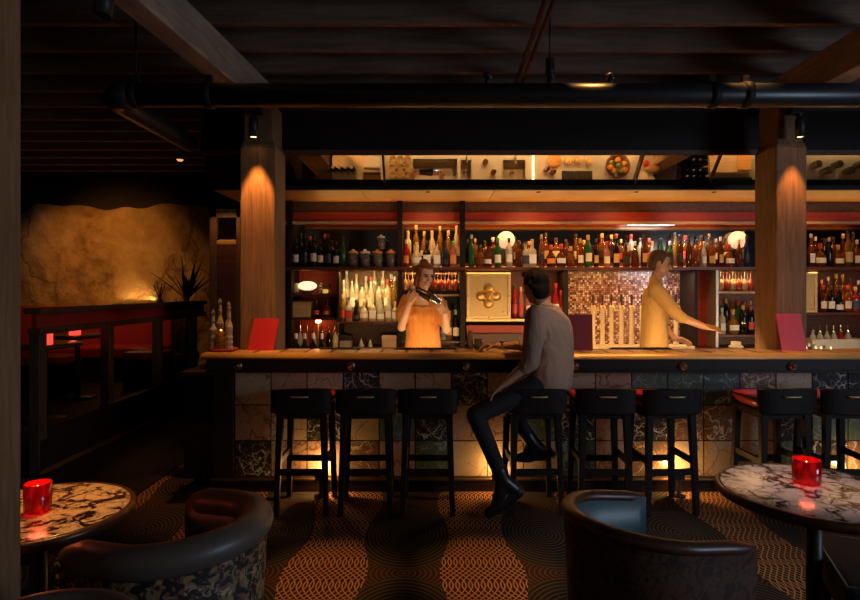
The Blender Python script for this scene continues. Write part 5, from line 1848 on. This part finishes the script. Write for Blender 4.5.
# hair: cropped over the back and crown
h = MB()
r2, f2, u2, Q2 = frame3(hf, (-.12, .05, 1))
ell(h, HED - f2 * .022 + u2 * .045, Q2, (.087, .098, .092), 24)
ell(h, HED - f2 * .055 - u2 * .020, Q2, (.076, .058, .085), 20)
ell(h, HED + f2 * .045 + u2 * .100, Q2, (.062, .050, .030), 16)
rh = random.Random(2)
for k in range(90):
    a, e_ = rh.uniform(0, 6.28), rh.uniform(-.5, 1.5)
    d = r2 * (math.cos(a) * math.cos(e_)) + f2 * (math.sin(a) * math.cos(e_)) + u2 * math.sin(e_)
    if d.dot(f2) > .45 and d.dot(u2) < .6:
        continue
    p = HED - f2 * .026 + u2 * .040 + V((d.x * .080, d.y * .080, d.z * .088))
    h.cap(p, p + d * .010 + u2 * -.006 + r2 * rh.uniform(-.01, .01), .014, .006, 8)
for sd in (-1, 1):
    ell(h, HED + r2 * sd * .070 - f2 * .004 + u2 * .035, Q2, (.014, .030, .045), 12)
h.skin('hair', M['hair_black'], t, .006, 1)
# shirt
s = MB()
torso(s, [(rel((.862, 4.18, .850)), .186, .150), (rel((.866, 4.18, .90)), .200, .158), (rel((.880, 4.178, 1.00)), .197, .154), (rel((.888, 4.176, 1.10)), .192, .148), (rel((.884, 4.172, 1.20)), .197, .148), (rel((.876, 4.17, 1.30)), .208, .146),
          (rel((.868, 4.172, 1.37)), .198, .130), (rel((.852, 4.172, 1.42)), .150, .105), (rel((.836, 4.170, 1.455)), .090, .080)], Q_)
s.chain([(LS, .072), (NEK - V((-.012, 0, .045)), .068), (RS, .072)])
s.chain([(NEK - V((0, 0, .05)), .074), (NEK + V((-.006, 0, .022)), .066)])
s.chain([(LS, .080), (LS.lerp(LE, .5), .073), (LE, .062), (LE.lerp(LW, .20), .055)])
s.chain([(RS, .074), (RS.lerp(RE, .5), .064), (RE, .056), (RE.lerp(RW, .18), .050)])
for p0, p1, w_ in (((.985, 4.12, 1.33), (.965, 4.07, 1.06), .026), ((1.03, 4.20, 1.02), (.86, 4.06, .93), .030), ((.80, 4.065, 1.30), (.80, 4.06, 1.08), .024)):
    s.cap(rel(p0), rel(p1), w_, w_ * .8, 10)
sho = s.skin('shirt', M['shirt_taupe'], t, .0075, 6)
c = MB()
ring = []
for k in range(19):
    a = R(-140 + 280 * k / 18)
    d = -f_ * math.cos(a) + r_ * math.sin(a)
    ring.append(NEK + d * .064 + V((0, 0, .022 - .012 * math.cos(a))))
c.tube(ring, [.010] + [.014] * 17 + [.010], 10)
c.build('collar', M['shirt_taupe'], sho)
# trousers and boots
s = MB()
ell(s, PEL - V((0, 0, .045)), Q_, (.172, .125, .080))
s.chain([(LH, .092), (LH.lerp(LK, .5), .080), (LK, .066), (LK.lerp(LA, .3), .060), (LK.lerp(LA, .95), .050)])
s.chain([(RH, .092), (RH.lerp(RK, .5), .080), (RK, .066), (RK.lerp(RA, .3), .060), (RK.lerp(RA, .9), .052)])
s.skin('trousers', M['trouser'], t, .009, 3)
for nm_, an, heel, ball_, toe in (('boot', LA, rel((.612, 3.960, .185)), rel((.462, 3.945, .085)), rel((.405, 3.94, .046))), ('boot', RA, rel((.845, 4.31, .365)), rel((.735, 4.30, .330)), rel((.670, 4.29, .325)))):
    s = MB()
    s.chain([(an + (an - (LK if an is LA else RK)).normalized() * -.07, .056), (an, .054), (heel + (an - heel) * .25, .050)])
    s.chain([(heel, .042), (heel.lerp(ball_, .5), .046), (ball_, .046), (toe, .034)])
    s.chain([(an, .052), (ball_, .046)])
    s.skin(nm_, M['boot'], t, .008, 2)
wt = MB().tube([RW + V((.028, 0, 0)) + V((0, math.cos(a) * .031, math.sin(a) * .030)) for a in [k * .4 for k in range(16)]], .008, 8, True)
wtc = tag(wt.build('wristwatch', M['chrome'], t), 'steel wristwatch')
MB().lathe([(0, 0), (.018, 0), (.018, .008), (0, .009)], RW + V((.028, -.012, .028)), 16, ax=(0, -.4, 1)).build('watch_face', M['black_metal'], wtc)

# ---- bartender with the shaker
T0 = V((-.06, 5.42, .06))
t = thing('person', 'smiling bartender in a peach dress lifting a cocktail shaker', 'person', T0)
r_, f_, u_, Q_ = frame3((.10, -1, 0))
HED = rel((-.045, 5.385, 1.715))
NEK = rel((-.072, 5.425, 1.525))
RS, LS = rel((-.215, 5.43, 1.475)), rel((.075, 5.42, 1.462))         # her right is at the left of the photo
REl, RWr = rel((-.262, 5.285, 1.235)), rel((-.182, 5.118, 1.468))
LEl, LWr = rel((.150, 5.285, 1.215)), rel((.132, 5.100, 1.368))
CHE, WAI, PEL = rel((-.070, 5.42, 1.345)), rel((-.068, 5.43, 1.15)), rel((-.066, 5.43, .98))
hf, hu = (.42, -.88, -.22), (.16, -.18, 1)
b = MB()
head(b, HED, hf, hu, .97)
b.chain([(NEK - V((0, 0, .04)), .052), (NEK + V((0, -.005, .05)), .047), (HED - V((0, -.02, .05)), .05)])
ell(b, CHE, Q_, (.135, .085, .16))
ell(b, WAI, Q_, (.11, .08, .15))
ell(b, PEL, Q_, (.14, .095, .10))
b.chain([(RS, .050), (REl, .038), (RWr, .025)])
b.chain([(LS, .050), (LEl, .038), (LWr, .025)])
b.chain([(RS, .045), (NEK - V((0, 0, .05)), .05), (LS, .045)])
for sx in (-1, 1):
    b.chain([(PEL + V((sx * .08, 0, -.03)), .085), (PEL + V((sx * .085, 0, -.44)), .058), (rel((-.066 + sx * .08, 5.44, .13)), .04)])
    b.chain([(rel((-.066 + sx * .08, 5.45, .10)), .038), (rel((-.066 + sx * .085, 5.34, .09)), .03)])
SA, SB = V((-.120, 5.150, 1.582)), V((.094, 5.130, 1.462))           # shaker ends
sd_ = (SB - SA).normalized()
hand(b, RWr, (.50, .03, .86), (.2, 1, -.10), 1, .75, .95)
hand(b, LWr, (-.58, .03, .80), (-.05, 1, -.10), -1, .75, .95)
body = b.skin('body', M['skin_f'], t, .0055, 2)
face_parts(body, HED, hf, hu, .97, 'hair_auburn', True)
h = MB()
r2, f2, u2, Q2 = frame3(hf, hu)
ell(h, HED - f2 * .030 + u2 * .040, Q2, (.082, .088, .092), 22)
ell(h, HED + f2 * .020 + u2 * .088, Q2, (.060, .055, .030), 16)
ell(h, HED - f2 * .070 + u2 * .105, Q2, (.050, .050, .046), 16)
ell(h, HED - f2 * .060 - u2 * .040, Q2, (.078, .050, .095), 18)
for sd in (-1, 1):
    h.chain([(HED + r2 * sd * .066 + f2 * .020 + u2 * .055, .022), (HED + r2 * sd * .080 - f2 * .005 - u2 * .010, .024), (HED + r2 * sd * .070 - f2 * .030 - u2 * .090, .026)])
for sd in (-1, 1):
    ell(h, HED + r2 * sd * .068 + f2 * .006 + u2 * .020, Q2, (.014, .028, .055), 12)
for k in range(30):
    a = k * .7
    d = r2 * math.cos(a) + u2 * (.6 + .3 * math.sin(a * 1.7)) - f2 * .5
    h.cap(HED + d * .075, HED + d * .09 - f2 * .02, .012, .008, 8)
h.skin('hair', M['hair_auburn'], t, .007, 2)
s = MB()
torso(s, [(PEL - V((0, 0, .42)), .25, .20), (PEL - V((0, 0, .15)), .205, .150), (PEL, .182, .125), (PEL + V((0, 0, .12)), .168, .112), (WAI + V((0, 0, .02)), .160, .106), (CHE - V((0, 0, .06)), .162, .112), (CHE + V((0, 0, .03)), .160, .112), (CHE + V((0, 0, .085)), .140, .092)], Q_)
for sx in (-1, 1):
    ell(s, CHE + V((sx * .062, -.078, -.005)), Q_, (.058, .046, .058))
s.chain([(RS + V((.015, 0, -.01)), .060), (RS.lerp(LS, .22) - V((0, .0, .02)), .058)])
s.chain([(LS - V((.015, 0, .01)), .060), (RS.lerp(LS, .78) - V((0, .0, .02)), .058)])
for S_, E_ in ((RS, REl), (LS, LEl)):
    s.chain([(S_, .068), (S_.lerp(E_, .30), .080), (S_.lerp(E_, .55), .078), (S_.lerp(E_, .68), .060)])
dr = s.skin('dress', M['peach'], t, .008, 3)
bt_ = MB()
for k in range(6):
    bt_.ball(CHE + V((.012, -.112 - (.012 if k in (1, 2) else 0), .06 - .075 * k)), (.007, .005, .007), 10)
bt_.build('buttons', M['cap_cork'], dr)
s = MB()
for sx in (-1, 1):
    s.chain([(rel((-.066 + sx * .08, 5.46, .115)), .045), (rel((-.066 + sx * .085, 5.33, .10)), .038)])
for sx in (-1, 1):
    q = MB().chain([(rel((-.066 + sx * .08, 5.46, .11)), .046), (rel((-.066 + sx * .085, 5.33, .10)), .038)])
    q.skin('shoe', M['boot'], t, .008, 2)
# the shaker she holds
kt = thing('cocktail_shaker', 'dark steel cocktail shaker held tilted in both hands of the bartender', 'shaker', SA)
kt.rotation_euler = V((0, 0, 1)).rotation_difference(sd_).to_euler()
LL = (SB - SA).length
MB().lathe([(0, 0), (.030, 0), (.033, .004), (.043, LL * .62), (.043, LL * .64)], n=24).build('tin', M['dark_metal'], kt)
MB().lathe([(.040, LL * .60), (.041, LL * .66), (.032, LL * .97), (.030, LL), (0, LL)], n=24).build('cap', M['chrome'], kt)

# ---- bartender reaching past the taps
T0 = V((2.20, 5.50, .06))
t = thing('person', 'bartender in a tan shirt reaching out beside the beer taps', 'person', T0)
r_, f_, u_, Q_ = frame3((.93, -.36, 0))
HED, NEK = rel((2.195, 5.47, 1.835)), rel((2.165, 5.50, 1.655))
RS, LS = rel((2.10, 5.335, 1.585)), rel((2.225, 5.655, 1.585))
REl, RWr = rel((2.285, 5.255, 1.335)), rel((2.50, 5.215, 1.245))
LEl, LWr = rel((2.26, 5.69, 1.30)), rel((2.40, 5.63, 1.10))
CHE, WAI, PEL = rel((2.165, 5.50, 1.455)), rel((2.155, 5.50, 1.23)), rel((2.15, 5.50, 1.03))
hf, hu = (.90, -.36, -.28), (.2, -.05, 1)
b = MB()
head(b, HED, hf, hu, 1.0)
b.chain([(NEK - V((0, 0, .04)), .06), (NEK + V((0.01, 0, .05)), .054), (HED - V((.0, 0, .05)), .056)])
ell(b, CHE, Q_, (.155, .100, .18))
ell(b, WAI, Q_, (.14, .09, .16))
ell(b, PEL, Q_, (.15, .10, .11))
b.chain([(RS, .055), (REl, .042), (RWr, .028)])
b.chain([(LS, .055), (LEl, .042), (LWr, .028)])
b.chain([(RS, .05), (NEK - V((0, 0, .05)), .05), (LS, .05)])
for sx in (-1, 1):
    b.chain([(PEL + r_ * (sx * .085) + V((0, 0, -.04)), .085), (PEL + r_ * (sx * .09) + V((0.02, 0, -.48)), .055), (T0 * 0 + PEL + r_ * (sx * .09) + V((0, 0, -.86)), .042)])
hand(b, RWr, (1, -.12, -.15), (-.1, .6, -.75), 1, .40)
hand(b, LWr, (1, -.1, -.2), (-.1, -.6, -.75), -1, .45)
body = b.skin('body', M['skin_m'], t, .0055, 2)
face_parts(body, HED, hf, hu, 1, 'hair_brown')
h = MB()
r2, f2, u2, Q2 = frame3(hf, hu)
ell(h, HED - f2 * .026 + u2 * .042, Q2, (.083, .092, .090), 22)
ell(h, HED - f2 * .058 - u2 * .015, Q2, (.070, .052, .075), 18)
ell(h, HED + f2 * .040 + u2 * .095, Q2, (.056, .048, .028), 16)
for sd in (-1, 1):
    ell(h, HED + r2 * sd * .070 + u2 * .020, Q2, (.013, .026, .050), 12)
h.skin('hair', M['hair_brown'], t, .007, 2)
s = MB()
torso(s, [(PEL - V((0, 0, .10)), .180, .130), (PEL, .184, .132), (PEL + V((0, 0, .12)), .176, .124), (WAI + V((0, 0, .05)), .176, .122), (CHE - V((0, 0, .05)), .186, .128), (CHE + V((0, 0, .06)), .192, .126), (CHE + V((0, 0, .13)), .170, .105), (NEK - V((0, 0, .04)), .08, .07)], Q_)
s.chain([(RS, .068), (NEK - V((0, 0, .055)), .066), (LS, .068)])
s.chain([(NEK - V((0, 0, .05)), .070), (NEK + V((0, 0, .015)), .064)])
for S_, E_, W_ in ((RS, REl, RWr), (LS, LEl, LWr)):
    s.chain([(S_, .072), (S_.lerp(E_, .5), .062), (E_, .054), (E_.lerp(W_, .12), .050)])
s.skin('shirt', M['shirt_tan'], t, .008, 4)
s = MB()
ell(s, PEL - V((0, 0, .06)), Q_, (.170, .122, .10))
for sx in (-1, 1):
    s.chain([(PEL + r_ * (sx * .085) + V((0, 0, -.04)), .092), (PEL + r_ * (sx * .09) + V((0.02, 0, -.48)), .070), (PEL + r_ * (sx * .09) + V((0, 0, -.84)), .055)])
s.skin('trousers', M['trouser'], t, .010, 3)
for sx in (-1, 1):
    p = PEL + r_ * (sx * .09)
    q = MB().chain([(V((p.x - .03, p.y, .050)), .046), (V((p.x, p.y, .10)), .05)]).chain([(V((p.x - .03, p.y, .045)), .044), (V((p.x + .14, p.y - .05, .040)), .038)])
    q.skin('shoe', M['boot'], t, .008, 2)
